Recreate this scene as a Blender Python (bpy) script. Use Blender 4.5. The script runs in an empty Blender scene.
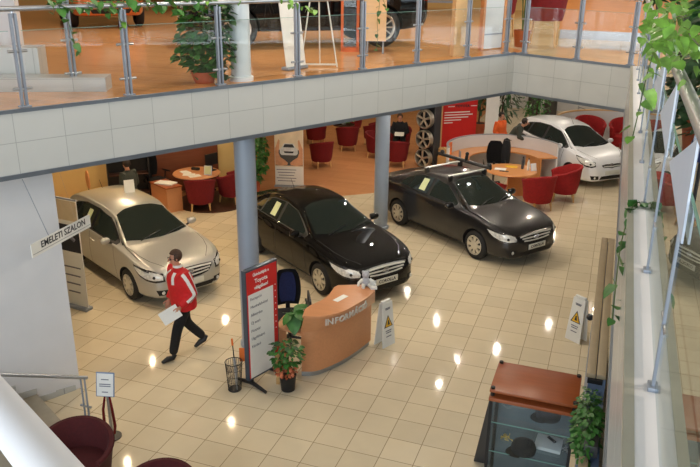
import bpy, bmesh, math, random
from mathutils import Vector, Matrix
from mathutils.bvhtree import BVHTree
C = bpy.context.scene.collection
SC = bpy.context.scene
PI = math.pi
R = math.radians
random.seed(7)

# ------------------------------------------------------------------ materials
def new_mat(name):
    m = bpy.data.materials.new(name); m.use_nodes = True
    nt = m.node_tree; b = nt.nodes['Principled BSDF']
    return m, nt, b

def srgb(r, g, b):
    f = lambda c: (c / 255 / 12.92) if c / 255 <= .04045 else ((c / 255 + .055) / 1.055) ** 2.4
    return (f(r), f(g), f(b), 1)

def mat(name, rgb, rough=.5, metal=0, coat=0, var=.06, scale=6, bump=0, spec=.5, emit=None, es=0, coord='Object'):
    m, nt, b = new_mat(name)
    col = srgb(*rgb)
    b.inputs['Roughness'].default_value = rough
    b.inputs['Metallic'].default_value = metal
    b.inputs['Coat Weight'].default_value = coat
    b.inputs['Coat Roughness'].default_value = .04
    b.inputs['Specular IOR Level'].default_value = spec
    tc = nt.nodes.new('ShaderNodeTexCoord'); nz = nt.nodes.new('ShaderNodeTexNoise')
    nz.inputs['Scale'].default_value = scale; nz.inputs['Detail'].default_value = 4
    nt.links.new(tc.outputs[coord], nz.inputs['Vector'])
    rp = nt.nodes.new('ShaderNodeValToRGB')
    rp.color_ramp.elements[0].position = .3; rp.color_ramp.elements[1].position = .7
    rp.color_ramp.elements[0].color = tuple(c * (1 - var) for c in col[:3]) + (1,)
    rp.color_ramp.elements[1].color = tuple(min(1, c * (1 + var)) for c in col[:3]) + (1,)
    nt.links.new(nz.outputs['Fac'], rp.inputs['Fac'])
    nt.links.new(rp.outputs['Color'], b.inputs['Base Color'])
    if bump:
        bp = nt.nodes.new('ShaderNodeBump'); bp.inputs['Strength'].default_value = bump; bp.inputs['Distance'].default_value = .01
        nt.links.new(nz.outputs['Fac'], bp.inputs['Height']); nt.links.new(bp.outputs['Normal'], b.inputs['Normal'])
    if emit:
        b.inputs['Emission Color'].default_value = srgb(*emit); b.inputs['Emission Strength'].default_value = es
    return m

def wood(name, rgb, rough=.35, dark=.75, scale=(1, 14, 14), coat=.1):
    m, nt, b = new_mat(name); col = srgb(*rgb)
    tc = nt.nodes.new('ShaderNodeTexCoord'); mp = nt.nodes.new('ShaderNodeMapping'); mp.inputs['Scale'].default_value = scale
    nz = nt.nodes.new('ShaderNodeTexNoise'); nz.inputs['Scale'].default_value = 2.2; nz.inputs['Detail'].default_value = 6; nz.inputs['Distortion'].default_value = .6
    rp = nt.nodes.new('ShaderNodeValToRGB'); rp.color_ramp.elements[0].position = .3; rp.color_ramp.elements[1].position = .72
    rp.color_ramp.elements[0].color = tuple(c * dark for c in col[:3]) + (1,); rp.color_ramp.elements[1].color = col
    nt.links.new(tc.outputs['Object'], mp.inputs['Vector']); nt.links.new(mp.outputs['Vector'], nz.inputs['Vector'])
    nt.links.new(nz.outputs['Fac'], rp.inputs['Fac']); nt.links.new(rp.outputs['Color'], b.inputs['Base Color'])
    b.inputs['Roughness'].default_value = rough; b.inputs['Coat Weight'].default_value = coat
    return m

def tile_mat(name, rgb, grout, sx, sz, gap=.006, rough=.12, axes='XY', offs=(0, 0), var=.05, spec=.5):
    """square tiles laid on a world-metre grid"""
    m, nt, b = new_mat(name); L = nt.links
    tc = nt.nodes.new('ShaderNodeTexCoord'); sp = nt.nodes.new('ShaderNodeSeparateXYZ'); L.new(tc.outputs['Object'], sp.inputs[0])
    def M(op, a, bb=None, v=None):
        n = nt.nodes.new('ShaderNodeMath'); n.operation = op
        if isinstance(a, (int, float)): n.inputs[0].default_value = a
        else: L.new(a, n.inputs[0])
        if bb is not None:
            if isinstance(bb, (int, float)): n.inputs[1].default_value = bb
            else: L.new(bb, n.inputs[1])
        return n.outputs[0]
    def line(axis, size, off):
        q = M('DIVIDE', M('ADD', sp.outputs[axis], off), size)
        fr = M('FRACT', q); d = M('MINIMUM', fr, M('SUBTRACT', 1.0, fr))
        return M('LESS_THAN', d, gap / 2 / size), M('FLOOR', q)
    l1, f1 = line(axes[0], sx, offs[0]); l2, f2 = line(axes[1], sz, offs[1])
    ln = M('MAXIMUM', l1, l2)
    cb = nt.nodes.new('ShaderNodeCombineXYZ'); L.new(f1, cb.inputs[0]); L.new(f2, cb.inputs[1])
    wn = nt.nodes.new('ShaderNodeTexWhiteNoise'); L.new(cb.outputs[0], wn.inputs['Vector'])
    nz = nt.nodes.new('ShaderNodeTexNoise'); nz.inputs['Scale'].default_value = 3.5; nz.inputs['Detail'].default_value = 5; L.new(tc.outputs['Object'], nz.inputs['Vector'])
    mixv = M('ADD', M('MULTIPLY', wn.outputs['Value'], .5), M('MULTIPLY', nz.outputs['Fac'], .5))
    col = srgb(*rgb)
    rp = nt.nodes.new('ShaderNodeValToRGB'); rp.color_ramp.elements[0].position = .25; rp.color_ramp.elements[1].position = .75
    rp.color_ramp.elements[0].color = tuple(c * (1 - var) for c in col[:3]) + (1,); rp.color_ramp.elements[1].color = tuple(min(1, c * (1 + var)) for c in col[:3]) + (1,)
    L.new(mixv, rp.inputs['Fac'])
    mx = nt.nodes.new('ShaderNodeMix'); mx.data_type = 'RGBA'; L.new(ln, mx.inputs['Factor']); L.new(rp.outputs['Color'], mx.inputs['A']); mx.inputs['B'].default_value = srgb(*grout)
    L.new(mx.outputs['Result'], b.inputs['Base Color'])
    L.new(M('ADD', M('MULTIPLY', ln, .5), rough), b.inputs['Roughness']); b.inputs['Specular IOR Level'].default_value = spec
    return m

def glass(name, tint=(.93, .97, .96), refl=None, alpha=.9, rough=.0):
    """thin sheet glass: Fresnel mirror over a clear tinted pass-through"""
    m = bpy.data.materials.new(name); m.use_nodes = True; nt = m.node_tree; nt.nodes.clear()
    o = nt.nodes.new('ShaderNodeOutputMaterial'); mx = nt.nodes.new('ShaderNodeMixShader')
    t = nt.nodes.new('ShaderNodeBsdfTransparent'); t.inputs[0].default_value = (*tint, 1)
    g = nt.nodes.new('ShaderNodeBsdfGlossy'); g.inputs['Roughness'].default_value = rough; g.inputs[0].default_value = (.95, 1, 1, 1)
    f = nt.nodes.new('ShaderNodeFresnel'); f.inputs['IOR'].default_value = refl or 1.5
    ge = nt.nodes.new('ShaderNodeNewGeometry'); sb = nt.nodes.new('ShaderNodeMath'); sb.operation = 'SUBTRACT'; sb.inputs[0].default_value = 1
    mu = nt.nodes.new('ShaderNodeMath'); mu.operation = 'MULTIPLY'; nt.links.new(ge.outputs['Backfacing'], sb.inputs[1]); nt.links.new(sb.outputs[0], mu.inputs[0]); nt.links.new(f.outputs[0], mu.inputs[1])
    nt.links.new(mu.outputs[0], mx.inputs[0]); nt.links.new(t.outputs[0], mx.inputs[1]); nt.links.new(g.outputs[0], mx.inputs[2])
    nt.links.new(mx.outputs[0], o.inputs[0])
    return m

MT = dict(
    tile=tile_mat('floor_tile', (214, 200, 172), (140, 120, 92), .45, .45, .009, .065, var=.06, spec=.22),
    terracotta=tile_mat('terracotta_laminate', (206, 148, 104), (194, 134, 90), 1.2, .2, .004, .16, var=.06),
    upper=tile_mat('upper_laminate', (216, 160, 106), (204, 146, 92), 1.2, .2, .004, .14, var=.06),
    face=tile_mat('parapet_tile', (190, 191, 188), (152, 154, 152), .58, .372, .008, .25, axes='XZ', offs=(.2, 0), var=.03),
    white=mat('white_plaster', (214, 214, 216), .7, var=.02, scale=3, bump=.05),
    cream=mat('cream_plaster', (222, 192, 128), .8, var=.03, scale=3, bump=.05),
    ledgetrim=mat('ledge_trim_paint', (158, 156, 142), .45, var=.05),
    soffit=mat('soffit_paint', (112, 104, 94), .8, var=.03),
    steel=mat('brushed_steel', (176, 180, 186), .35, .85, var=.05, scale=30),
    greymetal=mat('grey_painted_metal', (140, 148, 160), .4, .3, var=.04),
    trimmetal=mat('aluminium_trim', (128, 136, 146), .35, .7, var=.05),
    column=mat('column_paint', (148, 160, 176), .38, .15, var=.03, scale=2),
    colwhite=mat('white_column_paint', (214, 222, 226), .4, var=.03, scale=2),
    black=mat('black_plastic', (22, 22, 25), .45, var=.2),
    blackfab=mat('black_fabric', (24, 25, 30), .9, var=.25, scale=40, bump=.3),
    blue=mat('navy_fabric', (24, 34, 78), .9, var=.2, scale=40),
    red=mat('red_upholstery', (148, 20, 22), .85, var=.14, scale=25, bump=.2),
    winered=mat('wine_red_upholstery', (66, 6, 10), .88, var=.14, scale=25, bump=.2),
    darkred=mat('deep_red_upholstery', (112, 14, 20), .88, var=.14, scale=25, bump=.2),
    legwood=wood('pale_leg_wood', (214, 170, 110)),
    desk=wood('cherry_veneer', (204, 142, 98), .3, .9),
    desk2=wood('beech_veneer', (216, 148, 88), .3, .88),
    maple=wood('maple_veneer', (222, 184, 132), .4, .9),
    cabwood=wood('dark_cherry_veneer', (160, 84, 44), .3, .85),
    brownwood=wood('brown_cherry_screen_veneer', (118, 66, 42), .4, .8),
    dkwood=wood('dark_brown_wood', (70, 40, 26), .5, .7),
    taupe=mat('taupe_laminate', (158, 142, 114), .5, var=.05, scale=5),
    steelblue=mat('steel_blue_paint', (112, 132, 164), .45, var=.04),
    paper=mat('white_paper', (226, 226, 222), .8, var=.02),
    yellowp=mat('yellow_folder', (224, 176, 40), .6),
    orangep=mat('orange_card', (220, 110, 40), .7),
    card=mat('cardboard', (196, 150, 92), .85, var=.08, bump=.1),
    redprint=mat('red_print', (200, 34, 34), .5, var=.03),
    redfilm=mat('red_board_film', (206, 36, 34), .45, var=.04),
    ink=mat('dark_ink', (40, 42, 50), .6),
    greyink=mat('grey_ink', (110, 112, 124), .6),
    whiteink=mat('white_ink', (240, 238, 236), .6),
    soil=mat('soil', (54, 38, 26), .95, var=.3, scale=60, bump=.5),
    potw=mat('white_ceramic', (216, 216, 208), .3),
    pott=mat('terracotta_pot', (170, 86, 54), .7),
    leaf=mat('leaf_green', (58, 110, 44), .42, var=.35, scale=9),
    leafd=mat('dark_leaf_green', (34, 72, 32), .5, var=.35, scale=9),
    leafl=mat('light_leaf_green', (112, 160, 62), .38, var=.4, scale=14),
    leafred=mat('red_yellow_bract', (176, 96, 62), .5, var=.5, scale=30),
    stem=mat('green_stem', (74, 96, 44), .6, var=.2),
    tyre=mat('tyre_rubber', (24, 24, 25), .75, var=.15),
    alloy=mat('alloy_silver', (196, 190, 178), .3, .8, var=.05),
    hub=mat('wheel_cover_silver', (204, 196, 178), .38, .35, var=.04),
    chrome=mat('chrome', (225, 225, 228), .12, 1),
    dark=mat('dark_recess', (12, 12, 13), .7, var=.2),
    wellblack=mat('wheel_well_liner', (16, 15, 15), .9, var=.2),
    carglass=mat('tinted_car_glass', (34, 42, 40), .04, 0, .6, var=.05),
    lamp=mat('headlamp_lens', (224, 224, 220), .2, .15, .8, var=.25, scale=22),
    taillamp=mat('tail_lamp_lens', (150, 16, 16), .15, 0, .8, var=.15),
    plate=mat('number_plate_white', (216, 216, 208), .4),
    skin=mat('skin', (196, 140, 112), .55, var=.06, scale=12),
    hair=mat('dark_hair', (42, 30, 24), .7, var=.35, scale=60, bump=.4),
    hairbr=mat('brown_hair', (70, 48, 34), .7, var=.35, scale=60, bump=.4),
    jred=mat('red_jacket_fabric', (196, 20, 24), .75, var=.08, scale=18, bump=.15),
    jwhite=mat('white_stripe_fabric', (226, 222, 218), .75, var=.04, scale=18),
    trousers=mat('black_trouser_fabric', (20, 19, 21), .9, var=.25, scale=30, bump=.2),
    greyfab=mat('dark_grey_green_fabric', (60, 64, 58), .9, var=.15, scale=30, bump=.2),
    orangefab=mat('orange_fabric', (224, 96, 36), .85, var=.08, scale=30),
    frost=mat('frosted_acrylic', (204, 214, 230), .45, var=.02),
    cdark=mat('cabinet_dark_panel', (58, 60, 64), .35, var=.06),
    cabback=mat('cabinet_back_panel', (176, 184, 190), .4, var=.06),
    binmetal=mat('bin_grey_metal', (74, 72, 70), .4, .3),
    fur=mat('grey_plush', (176, 178, 184), .8, var=.15, scale=30),
)
MT['glass'] = glass('clear_sheet_glass', (.98, .985, .98), 1.6)
MT['glassr'] = glass('reflective_sheet_glass', (.62, .66, .66), 2.4)
MT['glassc'] = glass('cabinet_glass', (.93, .96, .97), 1.5)
MT['glassedge'] = mat('green_glass_edge', (120, 160, 150), .2)

def paint(name, rgb, metal=.5, rough=.32, coat=1, spec=.5):
    m = mat(name, rgb, rough, metal, coat, var=.03, scale=120, spec=spec); m.node_tree.nodes['Principled BSDF'].inputs['Coat Roughness'].default_value = .015
    return m

# ------------------------------------------------------------------ mesh helpers
class MB:
    def __init__(s): s.bm = bmesh.new()
    def add(s, verts, faces, smooth=False):
        vs = [s.bm.verts.new(v) for v in verts]
        for f in faces:
            try:
                fc = s.bm.faces.new([vs[i] for i in f]); fc.smooth = smooth
            except ValueError: pass
        return vs
    def box(s, c, d, rz=0, rx=0, ry=0, bev=0):
        m = Matrix.Translation(c) @ Matrix.Rotation(rz, 4, 'Z') @ Matrix.Rotation(ry, 4, 'Y') @ Matrix.Rotation(rx, 4, 'X')
        g = bmesh.ops.create_cube(s.bm, size=1, matrix=m @ Matrix.Diagonal((*d, 1)))
        if bev:
            es = list({e for v in g['verts'] for e in v.link_edges})
            bmesh.ops.bevel(s.bm, geom=es, offset=bev, segments=2, affect='EDGES', profile=.5)
        return s
    def tube(s, pts, r, n=8, cap=True):
        pts = [Vector(p) for p in pts]; rs = r if isinstance(r, (list, tuple)) else [r] * len(pts)
        rings = []; prev = None
        for i, p in enumerate(pts):
            t = (pts[min(i + 1, len(pts) - 1)] - pts[max(i - 1, 0)]).normalized()
            if prev is None:
                a = Vector((0, 0, 1)) if abs(t.z) < .9 else Vector((1, 0, 0)); u = t.cross(a).normalized()
            else:
                u = prev - t * prev.dot(t)
                u = u.normalized() if u.length > 1e-6 else t.orthogonal().normalized()
            prev = u; v = t.cross(u)
            rings.append([s.bm.verts.new(p + (u * math.cos(2 * PI * k / n) + v * math.sin(2 * PI * k / n)) * rs[i]) for k in range(n)])
        for a, b in zip(rings, rings[1:]):
            for k in range(n):
                f = s.bm.faces.new((a[k], a[(k + 1) % n], b[(k + 1) % n], b[k])); f.smooth = True
        if cap:
            s.bm.faces.new(rings[0][::-1]); s.bm.faces.new(rings[-1])
        return s
    def lathe(s, prof, c=(0, 0, 0), n=24, axis='Z', M=None, a0=0, a1=2 * PI):
        """prof: list of (radius, height)"""
        full = abs(a1 - a0 - 2 * PI) < 1e-6; cnt = n if full else n + 1
        rows = []
        for r, h in prof:
            row = []
            for k in range(cnt):
                a = a0 + (a1 - a0) * k / n
                if axis == 'Z': p = Vector((r * math.cos(a), r * math.sin(a), h))
                elif axis == 'Y': p = Vector((r * math.cos(a), h, r * math.sin(a)))
                else: p = Vector((h, r * math.cos(a), r * math.sin(a)))
                p = p + Vector(c)
                if M: p = M @ p
                row.append(s.bm.verts.new(p))
            rows.append(row)
        for a, b in zip(rows, rows[1:]):
            for k in range(n if full else n):
                k2 = (k + 1) % cnt
                if not full and k + 1 >= cnt: continue
                try:
                    f = s.bm.faces.new((a[k], a[k2], b[k2], b[k])); f.smooth = True
                except ValueError: pass
        return s
    def cyl(s, c, r, h, n=20, r2=None):
        r2 = r if r2 is None else r2
        return s.lathe([(0.0005, 0), (r, 0), (r, 0.0001), (r2, h - .0001), (r2, h), (0.0005, h)], c, n)
    def prism(s, poly, z0, z1, smooth=False):
        a = [s.bm.verts.new((x, y, z0)) for x, y in poly]; b = [s.bm.verts.new((x, y, z1)) for x, y in poly]
        n = len(poly)
        s.bm.faces.new(a[::-1]); s.bm.faces.new(b)
        for k in range(n):
            f = s.bm.faces.new((a[k], a[(k + 1) % n], b[(k + 1) % n], b[k])); f.smooth = smooth
        return s
    def slab(s, pts, thick, nrm=None):
        """flat polygon in 3D given thickness along its normal"""
        P = [Vector(p) for p in pts]
        n = Vector(nrm) if nrm else (P[1] - P[0]).cross(P[2] - P[0]).normalized()
        a = [s.bm.verts.new(p) for p in P]; b = [s.bm.verts.new(p + n * thick) for p in P]; k = len(P)
        s.bm.faces.new(a[::-1]); s.bm.faces.new(b)
        for i in range(k): s.bm.faces.new((a[i], a[(i + 1) % k], b[(i + 1) % k], b[i]))
        return s
    def ball(s, c, r, sc=(1, 1, 1), n=16, M=None):
        m = Matrix.Translation(c) @ (M or Matrix()) @ Matrix.Diagonal((r * sc[0], r * sc[1], r * sc[2], 1))
        g = bmesh.ops.create_uvsphere(s.bm, u_segments=n, v_segments=max(6, n * 2 // 3), radius=1, matrix=m)
        for v in g['verts']:
            for f in v.link_faces: f.smooth = True
        return s
    def grid(s, rows, smooth=True, close=False):
        V = [[s.bm.verts.new(p) for p in r] for r in rows]
        for a, b in zip(V, V[1:]):
            rng = range(len(a)) if close else range(len(a) - 1)
            for k in rng:
                k2 = (k + 1) % len(a)
                try:
                    f = s.bm.faces.new((a[k], a[k2], b[k2], b[k])); f.smooth = smooth
                except ValueError: pass
        return V
    def build(s, name, m, parent=None, recalc=True):
        if recalc: bmesh.ops.recalc_face_normals(s.bm, faces=s.bm.faces)
        me = bpy.data.meshes.new(name); s.bm.to_mesh(me); s.bm.free()
        o = bpy.data.objects.new(name, me); C.objects.link(o)
        if m is not None: me.materials.append(m if not isinstance(m, str) else MT[m])
        if recalc: me.set_sharp_from_angle(angle=R(42))
        if parent: o.parent = parent
        return o

def tag(o, label=None, cat=None, group=None, kind=None):
    if label: o['label'] = label
    if cat: o['category'] = cat
    if group: o['group'] = group
    if kind: o['kind'] = kind
    return o
def thing(name, label, cat, loc=(0, 0, 0), rz=0, group=None):
    o = bpy.data.objects.new(name, None); C.objects.link(o); o.location = loc; o.rotation_euler = (0, 0, rz)
    o.empty_display_size = .1
    return tag(o, label, cat, group)
def struct(name, mb, m):
    return tag(mb.build(name, m), kind='structure')
def copy_tree(o, parent=None):
    c = o.copy(); C.objects.link(c)
    if parent: c.parent = parent
    for ch in list(o.children): copy_tree(ch, c)
    return c
def again(proto, loc, rz, label=None, group=None, first=[]):
    if proto.name in first: o = copy_tree(proto)
    else: first.append(proto.name); o = proto
    o.location = loc; o.rotation_euler = (0, 0, rz)
    if label: o['label'] = label
    if group: o['group'] = group
    return o
def bake(o):
    """apply modifiers by evaluation"""
    dg = bpy.context.evaluated_depsgraph_get(); me = bpy.data.meshes.new_from_object(o.evaluated_get(dg))
    o.modifiers.clear(); old = o.data; o.data = me
    return o
def text(s, size, m, parent=None, loc=(0, 0, 0), rot=(PI / 2, 0, 0), name='lettering', ext=.002, align='CENTER', bold=0, shear=0):
    cu = bpy.data.curves.new(name, 'FONT'); cu.body = s; cu.size = size; cu.extrude = ext; cu.align_x = align; cu.align_y = 'CENTER'
    cu.offset = bold; cu.shear = shear; cu.resolution_u = 2
    t = bpy.data.objects.new(name, cu); C.objects.link(t)
    dg = bpy.context.evaluated_depsgraph_get(); me = bpy.data.meshes.new_from_object(t.evaluated_get(dg))
    bpy.data.objects.remove(t); o = bpy.data.objects.new(name, me); C.objects.link(o)
    me.materials.clear(); me.materials.append(MT[m]); o.location = loc; o.rotation_euler = rot
    if parent: o.parent = parent
    return o
def pw(tab, x):
    if x <= tab[0][0]: return tab[0][1]
    for (a, b), (c, d) in zip(tab, tab[1:]):
        if x <= c:
            return b + (d - b) * (x - a) / (c - a)
    return tab[-1][1]
def smooth_tab(tab, x):
    """monotone-ish cubic (finite difference) interpolation"""
    n = len(tab)
    if x <= tab[0][0]: return tab[0][1]
    if x >= tab[-1][0]: return tab[-1][1]
    for i in range(n - 1):
        if x <= tab[i + 1][0]: break
    x0, y0 = tab[i]; x1, y1 = tab[i + 1]; h = x1 - x0; d = (y1 - y0) / h
    dm = (y0 - tab[i - 1][1]) / (x0 - tab[i - 1][0]) if i > 0 else d
    dp = (tab[i + 2][1] - y1) / (tab[i + 2][0] - x1) if i + 2 < n else d
    def lim(a, b): return 0 if a * b <= 0 else 2 * a * b / (a + b)
    m0 = lim(dm, d) if i > 0 else d; m1 = lim(d, dp) if i + 2 < n else d
    t = (x - x0) / h
    return (2 * t**3 - 3 * t**2 + 1) * y0 + (t**3 - 2 * t**2 + t) * h * m0 + (-2 * t**3 + 3 * t**2) * y1 + (t**3 - t**2) * h * m1
# ------------------------------------------------------------------ camera
cam_d = bpy.data.cameras.new('camera'); cam = bpy.data.objects.new('camera', cam_d); C.objects.link(cam)
CY, CP, CR = -3.41087664e-01, 3.51144819e-01, -1.09729902e-02
fwd = Vector((math.sin(CY) * math.cos(CP), math.cos(CY) * math.cos(CP), -math.sin(CP)))
r0 = Vector((math.cos(CY), -math.sin(CY), 0)); d0 = fwd.cross(r0)
rr = r0 * math.cos(CR) + d0 * math.sin(CR); dd = -r0 * math.sin(CR) + d0 * math.cos(CR)
mw = Matrix((rr, -dd, -fwd)).transposed().to_4x4(); mw.translation = (2.70881, -8.45051, 5.91818)
cam.matrix_world = mw
cam_d.sensor_width = 36; cam_d.lens = 739.44 / 700 * 36; cam_d.clip_end = 200; cam_d.clip_start = .05
SC.camera = cam

# ------------------------------------------------------------------ the building
ZS, ZU = 3.56, 4.30            # underside and top of the upper floor
A = Vector((-3.70, -1.80)); B = Vector((.76, 6.52)); CC = Vector((2.93, 5.30))
u = (B - A).normalized(); nrm = Vector((-u.y, u.x))      # nrm points away from the void, under the slab
A2 = A - u * 8.0
RX = 2.93
m = MB(); m.box((-1, 8, -.1), (40, 50, .2)); struct('floor', m, 'tile')
# terracotta coloured zone (laid 4 mm proud)
m = MB(); m.prism([(-9.2, 5.2), (-3.67, 9.65), (-2.35, 10.72), (-2.35, 26), (-16, 26), (-16, 5.2)], -.05, .004); struct('floor_terracotta_zone', m, 'terracotta')
# upper slab in three blocks around the void
def slab(name, poly, z0, z1, mm): m = MB(); m.prism(poly, z0, z1); return struct(name, m, mm)
far = [(A2.x, A2.y), (B.x, B.y), (CC.x, CC.y), (RX, -17), (14, -17), (14, 32), (-20, 32), (-20, A2.y)]
slab('ceiling_lower', far, ZS, ZU - .012, 'soffit')
up1 = [(A2.x, A2.y), (B.x, B.y), (.9, 6.9), (.2, 8.0), (-.6, 12), (-.6, 32), (-20, 32), (-20, A2.y)]
slab('floor_upper_laminate', up1, ZU - .012, ZU, 'upper')
up2 = [(B.x, B.y), (CC.x, CC.y), (RX, -17), (14, -17), (14, 32), (-.6, 32), (-.6, 12), (.2, 8.0), (.9, 6.9)]
slab('floor_upper_tile', up2, ZU - .012, ZU, 'tile')
def run(name, P, Q, z0, z1, th, mm, out=0.0):
    """vertical slab of thickness th standing on the line P-Q on the void side"""
    d = (Q - P); L = d.length; ang = math.atan2(d.y, d.x)
    m = MB(); m.box((L / 2, -th / 2 - out, (z1 - z0) / 2), (L, th, z1 - z0))
    o = struct(name, m, mm); o.location = (P.x, P.y, z0); o.rotation_euler = (0, 0, ang); return o
for nm, P, Q in (('left', A2, B), ('back', B, CC), ('right', CC, Vector((RX, -17)))):
    run('trim_parapet_face_' + nm, P, Q, ZS, ZU - .03, .03, 'face')
    run('trim_parapet_top_' + nm, P, Q, ZU - .03, ZU + .012, .04, 'trimmetal' if nm != 'right' else 'ledgetrim')
    run('trim_parapet_bottom_' + nm, P, Q, ZS - .05, ZS + .004, .045, 'trimmetal')
m = MB(); m.box((2.975, -6, ZU + .004), (.09, 22.6, .008)); struct('trim_stone_ledge', m, 'white')
# walls
def wall(name, p, q, z0, z1, mm, th=.15):
    P, Q = Vector(p), Vector(q); d = Q - P
    m = MB(); m.box((d.length / 2, 0, (z1 - z0) / 2), (d.length, th, z1 - z0)); o = struct(name, m, mm)
    o.location = (P.x, P.y, z0); o.rotation_euler = (0, 0, math.atan2(d.y, d.x)); return o
w0 = Vector((-4.21, -.86))
wall('wall_stair', w0, w0 - u * 7, 0, ZS, 'white', .12)
wall('wall_left', (-12.8, 4.25), (-6.62, 9.62), 0, ZS, 'cream')
wall('wall_left_return', (-12.8, 4.25), (-15, 9), 0, ZS, 'cream')
wall('wall_back', (-18, 27), (14, 27), 0, 8, 'cream')
wall('wall_far_left', (-18, -16), (-18, 27), 0, 8, 'cream')
wall('wall_right', (12, -16), (12, 27), 0, 8, 'white')
wall('wall_front', (-18, -16), (12, -16), 0, 8, 'white')
m = MB(); m.box((-3, 5.5, 8.1), (32, 45, .2)); struct('ceiling', m, 'white')

# ------------------------------------------------------------------ light
def area(name, loc, rot, size, power, col, sy=None, shape=None):
    l = bpy.data.lights.new(name, 'AREA'); l.energy = power; l.color = col; l.size = size
    l.shape = shape or ('RECTANGLE' if sy else 'DISK')
    if sy: l.size_y = sy
    o = bpy.data.objects.new(name, l); C.objects.link(o); o.location = loc; o.rotation_euler = rot; return o
WARM = (1, .76, .48); DAY = (.80, .90, 1)
area('window_daylight_front', (1.5, -15.5, 5.2), (R(80), 0, 0), 14, 1300, DAY, 5)
area('window_daylight_right', (11.5, 3, 6.2), (R(90), 0, R(90)), 16, 600, DAY, 3)
area('window_daylight_left', (-17, -6, 5.5), (R(90), 0, R(-90)), 12, 300, DAY, 4)
spots = [(-1.75, 7.37), (-.39, 6.8), (-.23, 4.1 + 4.0), (-1.7, 4.9), (-4.29, 3.68), (-7.4, 5.3), (-1.24, 10.1), (1.76, 10.95), (.62, 9.05),
         (-2.56, 11.7), (-5.57, 1.69), (-5.0, 6.4), (-6.8, 8.0), (-4.2, 12.5), (-6.4, 13.5), (-5.2, 16.8), (.5, 14), (2.9, 12.5), (3.6, 16), (-1.5, 16), (1.2, 18.5), (-8.6, 6.4), (-9.8, 4.0),
         (-2.8, 2.4), (-5.4, .1), (-6.6, 2.4), (4.5, 9), (-7.6, 17), (0, 22), (4, 22), (-4, 21)]  # floor reflections give the first lamps; later ones are added as fill light
for i, (x, y) in enumerate(spots):
    area('downlight_and_fill', (x, y, ZS - .02), (0, 0, 0), .05, 25, WARM if x < -3 else (1, .88, .72))
for (x, y) in [(-8, 6), (-4, 4.5), (-5, 10), (-1, 9), (-10, 1), (3.5, 9.5), (5.5, 1), (0, 14), (-9, 12), (6, -5)]:
    area('ceiling_spot', (x, y, 7.95), (0, 0, 0), .2, 80, (1, .88, .72))
for (x, y) in [(-1.5, 1.0), (.8, .2), (-.2, 3.3), (1.6, 3.6), (-2.6, -2.2)]:
    area('void_spot', (x, y, 7.95), (0, 0, 0), .08, 42, (1, .88, .70))
W = bpy.data.worlds.new('world'); SC.world = W; W.use_nodes = True
W.node_tree.nodes['Background'].inputs[0].default_value = (.75, .82, .9, 1); W.node_tree.nodes['Background'].inputs[1].default_value = .35
SC.view_settings.view_transform = 'Standard'; SC.view_settings.look = 'None'; SC.view_settings.exposure = .10; SC.view_settings.gamma = 1
SC.cycles.use_denoising = True; SC.cycles.max_bounces = 8; SC.cycles.transparent_max_bounces = 16
SC.cycles.sample_clamp_indirect = 6; SC.cycles.caustics_reflective = False; SC.cycles.caustics_refractive = False
# ------------------------------------------------------------------ cars
def surface(S, nx=110, nt=44):
    """S: dict of tables along x (x forward, front axle at 0).  returns rows of verts, full width"""
    x0, x1 = S['tail'], S['nose']
    xs = []
    for i in range(nx + 1):
        t = i / nx; s = t + .0
        s = .5 - .5 * math.cos(PI * t); s = .55 * s + .45 * t
        xs.append(x0 + (x1 - x0) * s)
    rows = []
    for x in xs:
        w = smooth_tab(S['w'], x); zt = smooth_tab(S['top'], x); zb = smooth_tab(S['bot'], x); zs = smooth_tab(S['sh'], x)
        zs = min(zs, zt - .03); rw = S['roofw']
        g = max(0, min(1, (zt - zs - .05) / .36)); ed = S.get('edge', .88)
        yt = (w * ed) * (1 - g) + rw * g
        hh = zs - zb
        P = [(0, zb), (w * .80, zb), (w * .95, zb + min(.06, hh * .15)), (w * .985, zb + hh * .28), (w * 1.0, zb + hh * .52), (w * .992, zb + hh * .8), (w * .965, zs),
             (w * (.93 * (1 - g) + .915 * g), zs + .02 + .02 * g), (yt + (w * .905 - yt) * .45 * g + .0, (zs + .03) * (1 - g) + g * (zs + (zt - zs) * .48) if g > 0 else zs + .02),
             (yt, zt - (.025 * (1 - g) + .10 * g)), (yt * .93, zt - (.012 * (1 - g) + .045 * g)), (yt * .6, zt - .012 * g - .004), (0, zt)]
        # fix ordering in hood
        if g <= .02: P[8] = (w * .915, zs + (zt - .025 - zs) * .6)
        row = []
        n = len(P) - 1
        for k in range(nt + 1):
            q = k / nt * n; i = min(int(q), n - 1); t = q - i
            p0 = P[max(i - 1, 0)]; p1 = P[i]; p2 = P[i + 1]; p3 = P[min(i + 2, n)]
            def cr(a, b, c, d):
                m0 = (c - a) * .4; m1 = (d - b) * .4
                return (2 * t**3 - 3 * t**2 + 1) * b + (t**3 - 2 * t**2 + t) * m0 + (-2 * t**3 + 3 * t**2) * c + (t**3 - t**2) * m1
            row.append((cr(p0[0], p1[0], p2[0], p3[0]), cr(p0[1], p1[1], p2[1], p3[1])))
        full = [(x, -y, z) for y, z in row] + [(x, y, z) for y, z in row[-2:0:-1]]
        rows.append(full)
    return rows

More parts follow.
